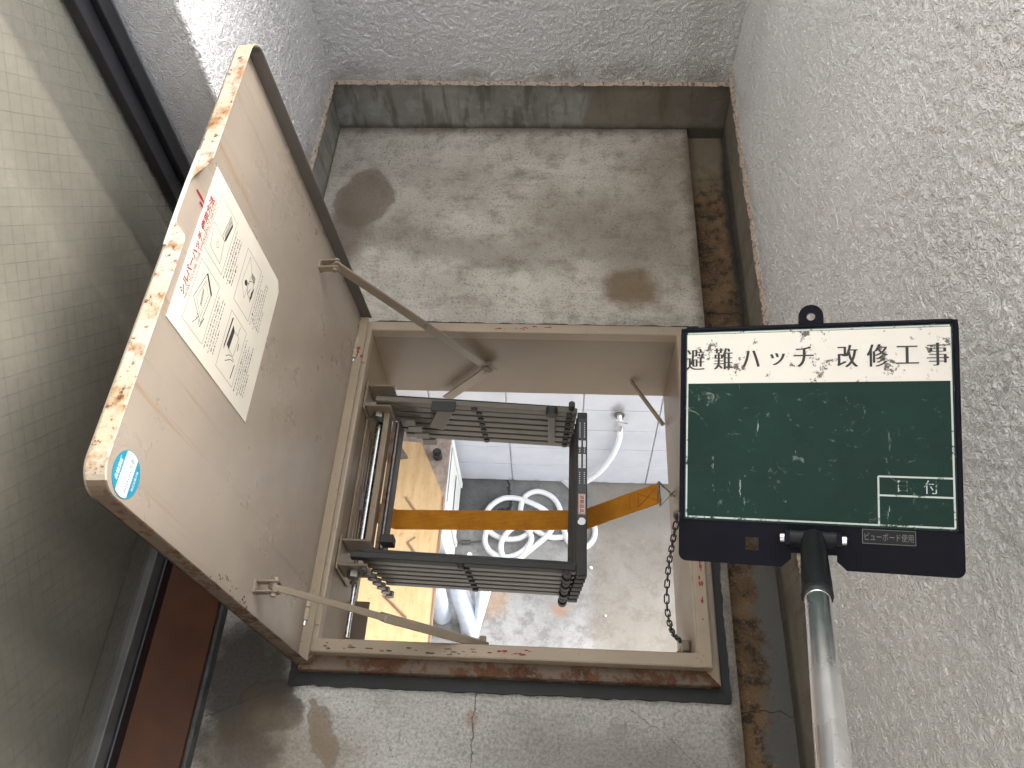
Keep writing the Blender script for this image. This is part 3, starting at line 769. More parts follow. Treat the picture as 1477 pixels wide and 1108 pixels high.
# embedded wires
bm = bmesh.new()
pl = Plane((XWN - 0.0027, 0, 0), (0, 1, 0), (0, 0, 1))
y0, y1, z0, z1 = -0.2, 0.955, 0.118, 1.15
s = 0.0215
for fam in (1, -1):
    k = -120
    while k < 160:
        c0 = k * s * math.sqrt(2)
        # line z = fam*y + c0, clipped
        pts = []
        ya, yb = y0, y1
        za, zb = fam * ya + c0, fam * yb + c0
        if fam == 1:
            ya = max(ya, z0 - c0); yb = min(yb, z1 - c0)
        else:
            ya = max(ya, c0 - z1); yb = min(yb, c0 - z0)
        if yb - ya > 0.01:
            n = max(2, int((yb - ya) / 0.06)); prev = None
            for i in range(n + 1):
                y = ya + (yb - ya) * i / n
                q = Vector((y + 0.0012 * noise.noise((y * 20, k, fam)), fam * y + c0))
                if prev is not None: pl.line(bm, prev, q, 0.00045, 0.00002 if fam == 1 else 0.00005)
                prev = q
        k += 1
part('wire_mesh', bm, 'wire', t, kind='stuff')
part('sill_board', bmesh.new() if False else bar((-0.5965, YF, 0.0445), (-0.5965, 0.985, 0.0445), 0.103, 0.012, Vector((0.40, 0, 1)).normalized(), bev=0.002), 'brown_sill', t)
# curtain
bm = bmesh.new(); prev = None
for i in range(260):
    y = -1.0 + i * 1.98 / 259
    x = -0.715 + 0.020 * math.sin(y * 46 + 2.2 * math.sin(y * 5)) + 0.010 * math.sin(y * 19 + 1)
    row = [bm.verts.new((x + 0.004 * math.sin(y * 31 + z * 3), y, z)) for z in (-0.03, 0.5, 1.0, 1.5, 2.04)]
    if prev:
        for k in range(4): bm.faces.new((prev[k], row[k], row[k + 1], prev[k + 1]))
    prev = row
o = part('curtain', bm, 'curtain_cloth', smooth=True)
tag(o, 'pale pleated curtain hanging behind the frosted glass', 'curtain')

# ------------------------------------------------------------------ hatch frame
HF = thing('escape_hatch', 'beige painted steel hatch frame with rusty edges set in the floor', 'hatch', (-0.08, 0.65, 0))
# sealant skirt on the floor
bm = bmesh.new()
sx0, sx1, sy0, sy1 = -0.418, 0.268, 0.299, 1.012
ix0, ix1, iy0, iy1 = -0.402, 0.252, 0.319, 0.994
def jag(p, q, amp, sd):
    p, q = Vector(p), Vector(q); n = int((q - p).length / 0.008); d = (q - p).normalized(); o_ = Vector((d.y, -d.x))
    return [tuple(p + (q - p) * k / n + o_ * amp * (noise.noise((k * 0.35, sd, 0)) + 0.5 * noise.noise((k * 1.1, sd, 4)))) for k in range(n)]
oc = [(sx0, sy0), (sx1, sy0), (sx1, sy1), (sx0, sy1)]; ic = [(ix0, iy0), (ix1, iy0), (ix1, iy1), (ix0, iy1)]
for k in range(4):
    a, b, c, d = oc[k], oc[(k + 1) % 4], ic[(k + 1) % 4], ic[k]
    e = jag(a, b, 0.0028, k * 5.3)
    pts_ = e[1:] + [b, c, d, a]
    add_poly_prism(bm, pts_, (0, 0, 0), (1, 0, 0), (0, 1, 0), -0.002, 0.0068 + 0.0004 * k)
part('sealant_skirt', bm, 'sealant', HF)
def ring_bars(x0, x1, y0, y1, wd, z0, z1, name, mats, bev=0.003):
    """four mitred bars"""
    for i, (pts) in enumerate((((x0, y0), (x1, y0), (x1 - wd, y0 + wd), (x0 + wd, y0 + wd)), ((x1, y0), (x1, y1), (x1 - wd, y1 - wd), (x1 - wd, y0 + wd)),
                               ((x1, y1), (x0, y1), (x0 + wd, y1 - wd), (x1 - wd, y1 - wd)), ((x0, y1), (x0, y0), (x0 + wd, y0 + wd), (x0 + wd, y1 - wd)))):
        bm = bmesh.new()
        add_poly_prism(bm, pts, (0, 0, 0), (1, 0, 0), (0, 1, 0), z0, z1)
        if bev: bmesh.ops.bevel(bm, geom=[e for e in bm.edges if abs(e.verts[0].co.z - e.verts[1].co.z) < 1e-6 and e.calc_length() > 0.1], offset=bev, segments=2, affect='EDGES', profile=0.5)
        part(name, bm, mats[i], HF)
ring_bars(-0.402, 0.252, 0.319, 0.994, 0.028, -0.003, 0.024, 'flange', ['beige_rusty', 'beige_worn', 'beige_worn', 'beige_worn'], 0.004)
ring_bars(-0.393, 0.238, 0.340, 0.981, 0.022, 0.0242, 0.048, 'rim', ['beige_worn', 'beige_worn', 'beige_worn', 'beige_worn'], 0.003)
bx0, bx1, by0, by1, bz = -0.372, 0.217, 0.361, 0.960, -0.170
part('box_wall', box(bx0 - 0.003, bx1 + 0.003, by1 - 0.0005, by1 + 0.0025, bz, 0.030), 'beige_paint', HF)
part('box_wall', box(bx0 - 0.003, bx1 + 0.003, by0 - 0.0025, by0 + 0.0005, bz, 0.030), 'beige_paint', HF)
part('box_wall', box(bx0 - 0.0025, bx0 + 0.0005, by0, by1 - 0.001, bz - 0.001, 0.029), 'beige_paint', HF)
part('box_wall', box(bx1 - 0.0005, bx1 + 0.0025, by0, by1 - 0.001, bz - 0.001, 0.029), 'beige_paint', HF)
# paint chips and red primer marks along the rims
def chips(y, x0, x1, z, nn, mat, amp=0.004):
    bm = bmesh.new(); pl = Plane((0, y, z), (1, 0, 0), (0, 1, 0))
    for i in range(nn):
        cx = random.uniform(x0, x1); cy = random.uniform(-amp, amp); r0 = random.uniform(0.001, 0.0035)
        pts = [(cx + 2.0 * r0 * math.cos(a) * random.uniform(0.5, 1.2), cy + 0.6 * r0 * math.sin(a) * random.uniform(0.5, 1.2)) for a in [k * math.pi / 4 for k in range(8)]]
        pl.fill(bm, pts, 0.0002 + i * 2e-6)
    return part('paint_chips', bm, mat, HF, kind='stuff')
chips(0.351, -0.13, -0.03, 0.0482, 16, 'red_paint')
chips(0.970, -0.13, -0.02, 0.0482, 14, 'red_paint')
chips(0.349, -0.37, -0.14, 0.0484, 20, 'beige_rusty', 0.006)
bm = bmesh.new(); pl = Plane((0.228, 0, 0.0482), (1, 0, 0), (0, 1, 0))
for i in range(18):
    cy = random.uniform(0.41, 0.55); r0 = random.uniform(0.0012, 0.003)
    pl.fill(bm, [(0.0 + r0 * math.cos(a) * 0.7 + 0.002 * math.sin(i), cy + 2 * r0 * math.sin(a) * random.uniform(0.5, 1.2)) for a in [k * math.pi / 3.5 for k in range(7)]], 0.0002 + i * 2e-6)
part('paint_chips', bm, 'red_paint', HF, kind='stuff')
# corner rods and hooks
part('corner_rod', tube([(0.145, by1 - 0.004, -0.115), (0.2125, 0.885, -0.165)], 0.0045, 10), 'stay_paint', HF, smooth=True)
part('corner_rod', tube([(0.185, by0 + 0.004, -0.13), (0.208, 0.395, -0.035)], 0.0055, 10), 'stay_paint', HF, smooth=True)
bm = box(0.203, 0.2165, 0.383, 0.402, -0.045, -0.022, 0.003); part('hook_plate', bm, 'beige_paint', HF)
part('chain_hook', tube(smooth_path([(0.216, 0.612, 0.012), (0.205, 0.612, 0.016), (0.199, 0.606, 0.008), (0.203, 0.600, 0.0)], 5), 0.003, 8), 'dull_steel', HF, smooth=True)
# left wall ribbed plate with the strap anchor
for k in range(6):
    x = bx0 + 0.002
    part('rib', box(bx0 + 0.0008, bx0 + 0.005, 0.50, 0.86, -0.02 - 0.019 * k - 0.008, -0.02 - 0.019 * k, 0.001, 1), 'beige_paint', HF)
# lid hinges
for y0, y1, mat in ((0.385, 0.425, 'beige_worn'), (0.885, 0.930, 'beige_worn')):
    part('hinge_knuckle', tube([(-0.395, y0, 0.054), (-0.395, (y0 + y1) / 2 - 0.0008, 0.054)], 0.0085, 14), mat, HF, smooth=True)
    part('hinge_knuckle', tube([(-0.395, (y0 + y1) / 2 + 0.0008, 0.054), (-0.395, y1, 0.054)], 0.0085, 14), mat, HF, smooth=True)
    part('hinge_pin', tube([(-0.395, y0 - 0.008, 0.054), (-0.395, y0 - 0.0005, 0.054)], 0.0055, 12), 'steel_rod', HF, smooth=True)
    part('hinge_leaf', box(-0.388, -0.372, y0 - 0.004, y1 + 0.004, 0.0482, 0.0505, 0.0006, 1), mat, HF)
bm = bmesh.new()
for i in range(7):
    bmesh.ops.create_icosphere(bm, subdivisions=1, radius=random.uniform(0.0025, 0.0045), matrix=Matrix.Translation((-0.384 + random.uniform(-0.005, 0.006), 0.899 + random.uniform(-0.012, 0.012), 0.056 + random.uniform(-0.002, 0.003))))
part('red_primer', bm, 'red_paint', HF, kind='stuff')

# ------------------------------------------------------------------ hatch lid
A = R(4.2)
LO = Vector((-0.394, 0, 0.052))
LW = Vector((-math.sin(A), 0, math.cos(A)))       # up along the lid
LN = Vector((math.cos(A), 0, math.sin(A)))        # inner face normal
LY = Vector((0, 1, 0))
LID = thing('hatch_lid', 'open beige steel hatch lid with rusted top edge and instruction sheet', 'hatch lid', (-0.394, 0.65, 0.052))
ly0, ly1, lh = 0.318, 0.986, 0.622
out = rrect(ly0, ly1, 0.0, lh, 0.028, 6)
# square off hinge corners
def lid_outline(inset=0.0):
    r = 0.030
    P = [(ly1 - inset, inset * 0 + 0.0), ]
    for cx, cy, a0 in ((ly1 - r, lh - r, 0), (ly0 + r, lh - r, 90)):
        for k in range(9):
            a = R(a0 + 90 * k / 8); P.append((cx + (r - inset) * math.cos(a), cy + (r - inset) * math.sin(a)))
    P.append((ly0 + inset, 0.0))
    return P
bm = bmesh.new(); add_poly_prism(bm, lid_outline(), LO, LY, LW, -0.002, 0.0)
part('panel', bm, 'lid_paint', LID)
# turned-down skirt in three runs; the top run has the finger notch
def skirt(seq, name, mat, depth):
    """seq: outline points; depth(p) gives the skirt depth along the inner normal"""
    bm = bmesh.new(); rows = []
    for i, (y, v) in enumerate(seq):
        a = Vector(seq[max(i - 1, 0)]); b = Vector(seq[min(i + 1, len(seq) - 1)])
        d = (b - a).normalized(); nin = Vector((-d.y, d.x))   # points inwards (outline is counter-clockwise)
        dp = depth(y, v)
        P = lambda q, h: LO + LY * q.x + LW * q.y + LN * h
        o_ = Vector((y, v)); i_ = o_ + nin * 0.0022
        rows.append([bm.verts.new(P(o_, -0.0018)), bm.verts.new(P(o_, dp - 0.001)), bm.verts.new(P(o_ + nin * 0.001, dp)), bm.verts.new(P(i_, dp - 0.001)), bm.verts.new(P(i_, 0.0003))])
    for a, b in zip(rows, rows[1:]):
        for k in range(4): bm.faces.new((a[k], a[k + 1], b[k + 1], b[k]))
    bm.faces.new(rows[0]); bm.faces.new(rows[-1][::-1])
    return part(name, bm, mat, LID)
O_ = lid_outline()
def sub(a, b, n): return [(a[0] + (b[0] - a[0]) * k / n, a[1] + (b[1] - a[1]) * k / n) for k in range(n)]
top = O_[5:9] + sub(O_[9], O_[10], 1) if False else None
far = sub(O_[0], O_[1], 8) + O_[1:5]
topseq = O_[4:9] + sub(O_[9], O_[10], 90) + O_[10:19][:0] + [O_[10]] + O_[11:15]
near = O_[14:18] + sub(O_[18], O_[19], 8) + [O_[19]] if len(O_) > 19 else None
D0 = 0.0205
def sstep(a, b, x):
    t_ = min(1, max(0, (x - a) / (b - a))); return t_ * t_ * (3 - 2 * t_)
def notch(y, v):
    m = sstep(0.618, 0.650, y) * (1 - sstep(0.712, 0.748, y))
    return D0 * (1 - m) + 0.0015 * m
skirt(far, 'far_skirt', 'skirt_shade', lambda y, v: D0)
skirt(topseq, 'top_skirt', 'rust_edge', notch)
skirt(near, 'near_skirt', 'skirt_dark', lambda y, v: D0)
# rolled lip visible inside the notch
bm = tube([LO + LY * y + LW * (lh + 0.0015 * math.sin((y - 0.60) / 0.16 * math.pi)) + LN * 0.0 for y in [0.61 + 0.15 * k / 16 for k in range(17)]], 0.0024, 8)
part('notch_lip', bm, 'paper', LID, smooth=True)
# dark red drips under the notch
lp = Plane(LO, LY, LW)
bm = bmesh.new()
for cx, cy, L_ in ((0.715, 0.598, 0.020), (0.708, 0.585, 0.018), (0.620, 0.606, 0.010), (0.606, 0.604, 0.008), (0.57, 0.604, 0.007), (0.535, 0.605, 0.006), (0.49, 0.6045, 0.005)):
    lp.fill(bm, [(cx - 0.002, cy + 0.006), (cx + 0.0018, cy + 0.005), (cx + 0.0022, cy - L_ * 0.4), (cx - 0.001, cy - L_), (cx - 0.0022, cy - L_ * 0.3)], 0.0004)
part('primer_drip', bm, 'red_ink', LID, kind='stuff')
# scratches near the clip
bm = bmesh.new()
for i in range(26):
    cx = random.uniform(0.33, 0.352); cy = random.uniform(0.22, 0.34); r0 = random.uniform(0.0008, 0.0022)
    lp.fill(bm, [(cx + r0 * math.cos(a) * random.uniform(0.4, 1.5), cy + 1.5 * r0 * math.sin(a) * random.uniform(0.4, 1.4)) for a in [k * math.pi / 3.5 for k in range(7)]], 0.0003 + i * 2e-6)
for i in range(22):
    cx = random.uniform(0.948, 0.958); cy = random.uniform(0.27, 0.40); r0 = random.uniform(0.0008, 0.002)
    lp.fill(bm, [(cx + r0 * math.cos(a) * random.uniform(0.4, 1.3), cy + 1.8 * r0 * math.sin(a) * random.uniform(0.4, 1.4)) for a in [k * math.pi / 3.5 for k in range(7)]], 0.0003 + i * 2e-6)
part('scratches', bm, 'beige_rusty', LID, kind='stuff')
# bottom return flange at the hinge side
part('hinge_flange', bar(LO + LY * ly0 + LN * 0.008 + LW * 0.004, LO + LY * (ly1 - 0.004) + LN * 0.008 + LW * 0.004, 0.016, 0.003, LW), 'beige_worn', LID)

# instruction sheet
PW, PH = 0.235, 0.231
pp = Plane(LO + LY * 0.543 + LW * 0.350 + LN * 0.0012, LY, LW)
bm = bmesh.new()
sheet = [(0, 0), (PW * 0.945, 0), (PW, PH * 0.045), (PW, PH), (0, PH)]
add_poly_prism(bm, sheet, pp.o, LY, LW, -0.001, 0.0)
sh = part('instruction_sheet', bm, 'paper', LID, label='cream instruction sheet with red heading and line drawings')
def U(u, v): return (u * PW, v * PH)
bm = bmesh.new()
add_text(bm, pp, 'シルバーハッチ 使用方法', 0.50 * PW, 0.952 * PH, 0.0125, 0.64 * PW, 0.0002, offset=0.03)
add_text(bm, pp, 'HOW TO USE THE EMERGENCY HATCH', 0.50 * PW, 0.912 * PH, 0.0052, 0.64 * PW, 0.0002)
part('heading', bm, 'red_ink', sh)
bm = bmesh.new()
panels = [(0.083, 0.46, 0.650, 0.880), (0.528, 0.902, 0.667, 0.890), (0.076, 0.442, 0.250, 0.470), (0.512, 0.880, 0.270, 0.486)]
for u0, u1, v0, v1 in panels:
    pp.poly(bm, [U(u0, v0), U(u1, v0), U(u1, v1), U(u0, v1)], 0.0007, 0.0002, True)
part('panel_outline', bm, 'grey_ink', sh)
bm = bmesh.new()
def D(pan, pts, wd=0.0008, close=False):
    u0, u1, v0, v1 = panels[pan]
    pp.poly(bm, [U(u0 + a * (u1 - u0), v0 + b * (v1 - v0)) for a, b in pts], wd, 0.00022, close)
def DF(pan, pts):
    u0, u1, v0, v1 = panels[pan]
    pp.fill(bm, [U(u0 + a * (u1 - u0), v0 + b * (v1 - v0)) for a, b in pts], 0.00025)
# 1: closed hatch and a hand
D(0, [(0.22, 0.30), (0.72, 0.22), (0.92, 0.62), (0.42, 0.86)], 0.0008, True); D(0, [(0.30, 0.38), (0.68, 0.32), (0.82, 0.58), (0.46, 0.74)], 0.0005, True)
DF(0, [(0.72, 0.20), (0.76, 0.20), (0.95, 0.60), (0.92, 0.62)])
D(0, [(0.10, 0.62), (0.20, 0.50), (0.30, 0.52), (0.26, 0.40), (0.16, 0.36)]); D(0, [(0.20, 0.50), (0.28, 0.44)]); D(0, [(0.16, 0.30), (0.34, 0.22)], 0.0014)
for i in range(7): D(0, [(0.44 + 0.035 * i, 0.46 + 0.01 * i), (0.46 + 0.035 * i, 0.54 + 0.012 * i)], 0.0012)
part('line_drawing', bm, 'black_ink', sh, kind='stuff'); bm = bmesh.new()
# 2: lid lifting
D(1, [(0.10, 0.20), (0.48, 0.30), (0.52, 0.92), (0.14, 0.80)], 0.0005, True); D(1, [(0.48, 0.30), (0.88, 0.18), (0.95, 0.34), (0.52, 0.44)], 0.0008, True)
DF(1, [(0.50, 0.24), (0.86, 0.13), (0.88, 0.18), (0.52, 0.30)])
for i in range(9): D(1, [(0.54 + 0.04 * i, 0.28 - 0.008 * i), (0.58 + 0.04 * i, 0.38 - 0.006 * i)], 0.0012)
D(1, [(0.24, 0.52), (0.30, 0.60), (0.36, 0.52), (0.28, 0.46)], 0.0004, True)
part('line_drawing', bm, 'black_ink', sh, kind='stuff'); bm = bmesh.new()
# 4: pulling the lever
D(2, [(0.42, 0.34), (0.78, 0.30), (0.78, 0.62), (0.44, 0.66)], 0.0006, True); DF(2, [(0.34, 0.86), (0.40, 0.90), (0.92, 0.86), (0.94, 0.80)])
DF(2, [(0.44, 0.62), (0.78, 0.58), (0.84, 0.72), (0.46, 0.78)])
D(2, [(0.08, 0.20), (0.34, 0.16)], 0.0018); D(2, [(0.22, 0.66), (0.30, 0.50), (0.34, 0.40), (0.36, 0.24)], 0.0009); D(2, [(0.30, 0.68), (0.38, 0.52), (0.40, 0.40), (0.38, 0.26)], 0.0009)
D(2, [(0.58, 0.20), (0.70, 0.24)], 0.0016); D(2, [(0.78, 0.40), (0.96, 0.36)], 0.0006)
part('line_drawing', bm, 'black_ink', sh, kind='stuff'); bm = bmesh.new()
# 3: person climbing down
D(3, [(0.22, 0.52), (0.72, 0.46), (0.94, 0.76), (0.40, 0.84)], 0.0005, True)
DF(3, [(0.48 + 0.05 * math.cos(k * 0.7), 0.62 + 0.09 * math.sin(k * 0.7)) for k in range(9)])
D(3, [(0.46, 0.52), (0.36, 0.40), (0.34, 0.24), (0.52, 0.18), (0.66, 0.26), (0.60, 0.44), (0.50, 0.52)]); D(3, [(0.36, 0.40), (0.50, 0.32)])
DF(3, [(0.28, 0.20), (0.40, 0.14), (0.60, 0.14), (0.46, 0.24)])
for i in range(6): D(3, [(0.66, 0.20 + 0.04 * i), (0.76, 0.24 + 0.04 * i)], 0.001)
part('line_drawing', bm, 'black_ink', sh, kind='stuff')
bm = bmesh.new()
def lines(u0, u1, vtop, n, gap):
    for r_ in range(n):
        u = u0 + (0.0 if r_ in (0, 2) else 0.025)
        end = u1 - (0.10 * random.random() if r_ != n - 1 else 0.2)
        while u < end:
            L_ = random.uniform(0.008, 0.024)
            hh = random.choice((0.0016, 0.0020, 0.0024))
            pp.line(bm, U(u, vtop - r_ * gap), U(min(u + L_, end), vtop - r_ * gap), hh * (1.3 if random.random() < 0.2 else 0.8), 0.0002)
            u += L_ + random.uniform(0.004, 0.010)
lines(0.08, 0.46, 0.625, 5, 0.024); lines(0.525, 0.905, 0.640, 5, 0.024)
lines(0.07, 0.45, 0.222, 6, 0.023); lines(0.51, 0.885, 0.243, 6, 0.023)
lines(0.63, 0.83, 0.05, 1, 0.02)
part('fine_print', bm, 'grey_ink', sh, kind='stuff')
# round inspection sticker
sc_ = Plane(LO + LY * 0.3605 + LW * 0.558 + LN * 0.0007, (0, 1, 0), LW)
sc_ = Plane(sc_.o, LY * math.cos(R(0)) + LW * math.sin(R(0)), LW)
def disc(r, n=40): return [(r * math.cos(2 * math.pi * k / n), r * math.sin(2 * math.pi * k / n)) for k in range(n)]
bm = bmesh.new(); add_poly_prism(bm, disc(0.0245), sc_.o, sc_.ux, sc_.uy, -0.0005, 0.0)
st = part('round_sticker', bm, 'sticker_blue', LID, label='round blue and white inspection sticker near the lid corner')
bm = bmesh.new()
a0 = math.asin(0.45)
pts = [(0.0235 * math.cos(a), 0.0235 * math.sin(a)) for a in [-a0 + 2 * a0 * k / 10 for k in range(11)]] + [(0.0235 * math.cos(a), 0.0235 * math.sin(a)) for a in [math.pi - a0 + 2 * a0 * k / 10 for k in range(11)]]
sc_.fill(bm, pts, 0.0002)
part('white_band', bm, 'sticker_white', st)
bm = bmesh.new(); add_text(bm, sc_, '点検済証', 0, 0.0158, 0.0058, 0.025, 0.0003, offset=0.02); part('sticker_lettering', bm, 'sticker_white', st); bm = bmesh.new(); add_text(bm, sc_, '防災設備点検', 0, -0.0158, 0.0036, 0.022, 0.0003)
part('sticker_lettering', bm, 'sticker_white', st)
bm = bmesh.new(); add_text(bm, sc_, '1 0', 0.0135, -0.003, 0.0055, None, 0.0004, offset=0.015)
for i in range(9): sc_.line(bm, (-0.017 + i * 0.0026, -0.005), (-0.0155 + i * 0.0026, -0.004), 0.0016, 0.0004)
part('sticker_number', bm, 'black_ink', st)
bm = bmesh.new()
for y_, x0_, x1_ in ((0.0075, -0.012, 0.012), (0.004, -0.016, 0.010), (0.001, -0.019, 0.006), (-0.0075, -0.017, 0.014), (-0.0, 0.009, 0.018)):
    x = x0_
    while x < x1_: sc_.line(bm, (x, y_), (x + 0.0016, y_), 0.0017, 0.00035); x += 0.0028
part('sticker_print', bm, 'pale_blue_ink', st)
# stay clips on the lid
def lid_clip(y, v, nm):
    c = LO + LY * y + LW * v
    cl = part(nm, bar(c + LN * 0.001 - LY * 0.009, c + LN * 0.001 + LY * 0.009, 0.016, 0.003, LN), 'stay_paint', LID)
    for s_ in (-1, 1):
        part('clip_ear', bar(c + LY * 0.0072 * s_ + LN * 0.001, c + LY * 0.0072 * s_ + LN * 0.034, 0.014, 0.0026, LY, bev=0.0008), 'stay_paint', cl)
    q = c + LN * 0.027
    part('clip_pin', tube([q - LY * 0.013, q + LY * 0.013], 0.0042, 10), 'stay_paint', cl, smooth=True)
    return q
q1 = lid_clip(0.918, 0.232, 'stay_clip')
q2 = lid_clip(0.368, 0.206, 'stay_clip')

# ------------------------------------------------------------------ stays
t = thing('folding_stay', 'upper flat steel stay holding the lid open, at the far side', 'lid stay', tuple(q1), 'stays holding the lid open')
pv = Vector((-0.150, 0.946, -0.056))
part('arm', bar(q1 - (pv - q1).normalized() * 0.006, pv + (pv - q1).normalized() * 0.018, 0.021, 0.004, (0.10, 1, -0.05), bev=0.0012), 'stay_paint', t)
part('lower_link', bar(pv + Vector((0.004, -0.006, 0.004)), (-0.245, 0.940, -0.168), 0.022, 0.004, (0, 1, 0), bev=0.0012), 'stay_paint', t)
part('pivot_bolt', tube([pv + Vector((0, -0.016, 0)), pv + Vector((0, 0.013, 0))], 0.0058, 8), 'stay_paint', t)
part('washer', tube([pv + Vector((0, -0.0115, 0)), pv + Vector((0, -0.009, 0))], 0.0095, 16), 'stay_paint', t)
mid = q1.lerp(pv, 0.545)
part('rivet', tube([mid + Vector((0, -0.0035, 0)), mid + Vector((0, 0.0035, 0))], 0.004, 10), 'stay_paint', t, smooth=True)
t = thing('folding_stay', 'lower flat steel stay holding the lid open, nearest the viewer', 'lid stay', tuple(q2), 'stays holding the lid open')
pv2 = Vector((-0.113, 0.372, 0.006))
m2 = q2.lerp(pv2, 0.47)
part('arm', bar(q2 - (pv2 - q2).normalized() * 0.006, m2 + (pv2 - q2).normalized() * 0.02, 0.018, 0.009, (0, 1, 0.6), bev=0.0015), 'stay_paint', t)
part('sleeve', bar(m2, pv2, 0.022, 0.0125, (0, 1, 0.6), bev=0.0015), 'stay_paint', t)
part('pivot_bolt', tube([pv2 + Vector((-0.004, -0.010, -0.002)), pv2 + Vector((-0.004, 0.014, -0.002))], 0.0058, 8), 'stay_paint', t)

# ------------------------------------------------------------------ folded ladder
LAD = thing('folded_ladder', 'dark folded metal escape ladder hinged across the hatch opening', 'ladder', (-0.33, 0.66, -0.05))
lx0, lx1 = -0.335, 0.030
slope = -0.075
def lz(x): return 0.030 + slope * (x - lx0)
N = 7; P_ = 0.0205
def ladder_side(yc, s, dark):
    for k in range(N):
        ztop = -k * P_
        x0 = lx0 + (0.0045 * k if k else -0.012); x1 = lx1 - 0.0015 * k
        a = Vector((x0, yc, lz(x0) + ztop - 0.009)); b = Vector((x1, yc, lz(x1) + ztop - 0.009))
        lk = part('side_link', bar(a, b, 0.007 if k else 0.011, 0.0155, (0, 0, 1), bev=0.0012), 'ladder_dark' if k == 0 and dark else 'ladder_paint', LAD)
        for fx in (0.49, 0.962):
            c = a.lerp(b, fx) + Vector((0, 0, 0.001))
            part('rivet', tube([c + Vector((0, -0.011 if k == 0 else -0.0065, 0)), c + Vector((0, 0.0065, 0))], 0.0058, 10), 'ladder_dark', lk, smooth=True)
        # inner link behind, crossing
        part('cross_link', bar(a + Vector((0.02, s * 0.011, -0.008)), b + Vector((-0.004, s * 0.011, -0.008)), 0.005, 0.012, (0, 0, 1)), 'ladder_dark', LAD)
ladder_side(0.815, 1, False)
ladder_side(0.508, 1, True)
# rung stack at the free end
for k in range(N):
    z = lz(lx1) - k * P_ - 0.002
    x = 0.040 - 0.0035 * k * 0.6
    part('rung', box(x - 0.0092, x + 0.0092, 0.494, 0.812, z - 0.0165, z, 0.002, 2), 'ladder_dark', LAD)
    part('rung_tooth', box(0.018, 0.036 - 0.002 * k, 0.500, 0.516, z - 0.012, z - 0.005, 0.001, 1), 'dull_steel', LAD)
zr = lz(lx1) - 0.002
rp = Plane((0.040, 0.65, zr), (0, -1, 0), (1, 0, 0))
bm = bmesh.new()
rp.fill(bm, [(0.006, -0.0065), (0.045, -0.0065), (0.045, 0.0065), (0.006, 0.0065)], 0.0003)
nl = part('name_plate', bm, 'paper', LAD)
bm = bmesh.new(); add_text(bm, rp, '避難器具', 0.0255, 0, 0.0085, 0.034, 0.0006, offset=0.01)
rp.poly(bm, [(0.007, -0.0058), (0.044, -0.0058), (0.044, 0.0058), (0.007, 0.0058)], 0.0008, 0.0005, True)
part('plate_lettering', bm, 'red_ink', nl)
bm = bmesh.new()
rp.fill(bm, [(-0.148, -0.0075), (0.060, -0.0075), (0.060, 0.0075), (-0.148, 0.0075)], 0.00015)
part('label_strip', bm, 'black_metal', LAD)
bm = bmesh.new()
for u0, u1, dens in ((-0.138, -0.108, 0), (-0.100, -0.088, 1), (-0.086, -0.074, 0), (-0.072, -0.044, 1), (-0.036, -0.012, 0)):
    for row in (-0.0042, 0.0042):
        u = u0
        while u < u1:
            rp.line(bm, (u, row - (0.0025 if dens else 0.001)), (u, row + (0.0025 if dens else 0.001)), 0.0022 if dens else 0.0013, 0.0004)
            u += 0.0026 if dens else 0.0042
bmesh.ops.translate(bm, verts=bm.verts, vec=(0, 0, 0))
part('label_print', bm, 'sticker_white', LAD, kind='stuff')
bm = bmesh.new()
random.seed(3)
pts = [(0.0585 + 0.0075 * math.cos(a) * random.uniform(0.75, 1.15), 0.007 * math.sin(a) * random.uniform(0.8, 1.1)) for a in [2 * math.pi * k / 18 for k in range(18)]]
rp.fill(bm, pts, 0.0006); part('torn_sticker', bm, 'sticker_white', LAD)
# keeper clips, end knobs
part('keeper_clip', box(-0.024, -0.010, 0.799, 0.8025, -0.098, 0.010, 0.001, 1), 'ladder_paint', LAD)
part('keeper_cap', tube([(-0.017, 0.797, 0.010), (-0.017, 0.812, 0.012)], 0.011, 14), 'ladder_dark', LAD, smooth=True)
part('end_knob', tube([(0.020, 0.818, 0.004), (0.020, 0.818, 0.020)], 0.006, 12), 'ladder_dark', LAD, smooth=True)
for k in range(8):
    c = Vector((0.017 - 0.001 * k, 0.499, 0.0 - k * P_)); part('end_knob', tube([c, c + Vector((0, -0.0, -0.013))], 0.0085 if k % 2 else 0.007, 10), 'ladder_dark', LAD, smooth=True)
for k in range(7):
    c = Vector((lx0 + 0.008 + 0.004 * k, 0.498, 0.0 - 0.022 * k + 0.005)); part('pivot_nut', tube([c, c + Vector((0, -0.010, 0))], 0.008, 8), 'dull_steel', LAD)
part('stop_block', box(-0.300, -0.278, 0.530, 0.545, 0.004, 0.030, 0.001, 1), 'ladder_dark', LAD)
# stepped lock plates at the far hinged end
for k in range(4):
    part('lock_plate', box(-0.305 + 0.011 * k, -0.278 + 0.011 * k, 0.796 - 0.0004 * k, 0.801 - 0.0004 * k, -0.020 - 0.024 * k - 0.020, -0.018 - 0.024 * k, 0.001, 1), 'ladder_paint', LAD)
part('lock_plate', bar((-0.215, 0.803, 0.012), (-0.240, 0.799, -0.05), 0.030, 0.004, (0, 1, 0), bev=0.001), 'ladder_paint', LAD)
part('lock_plate', box(-0.240, -0.195, 0.790, 0.812, 0.0265, 0.0295, 0.001, 1), 'ladder_dark', LAD)
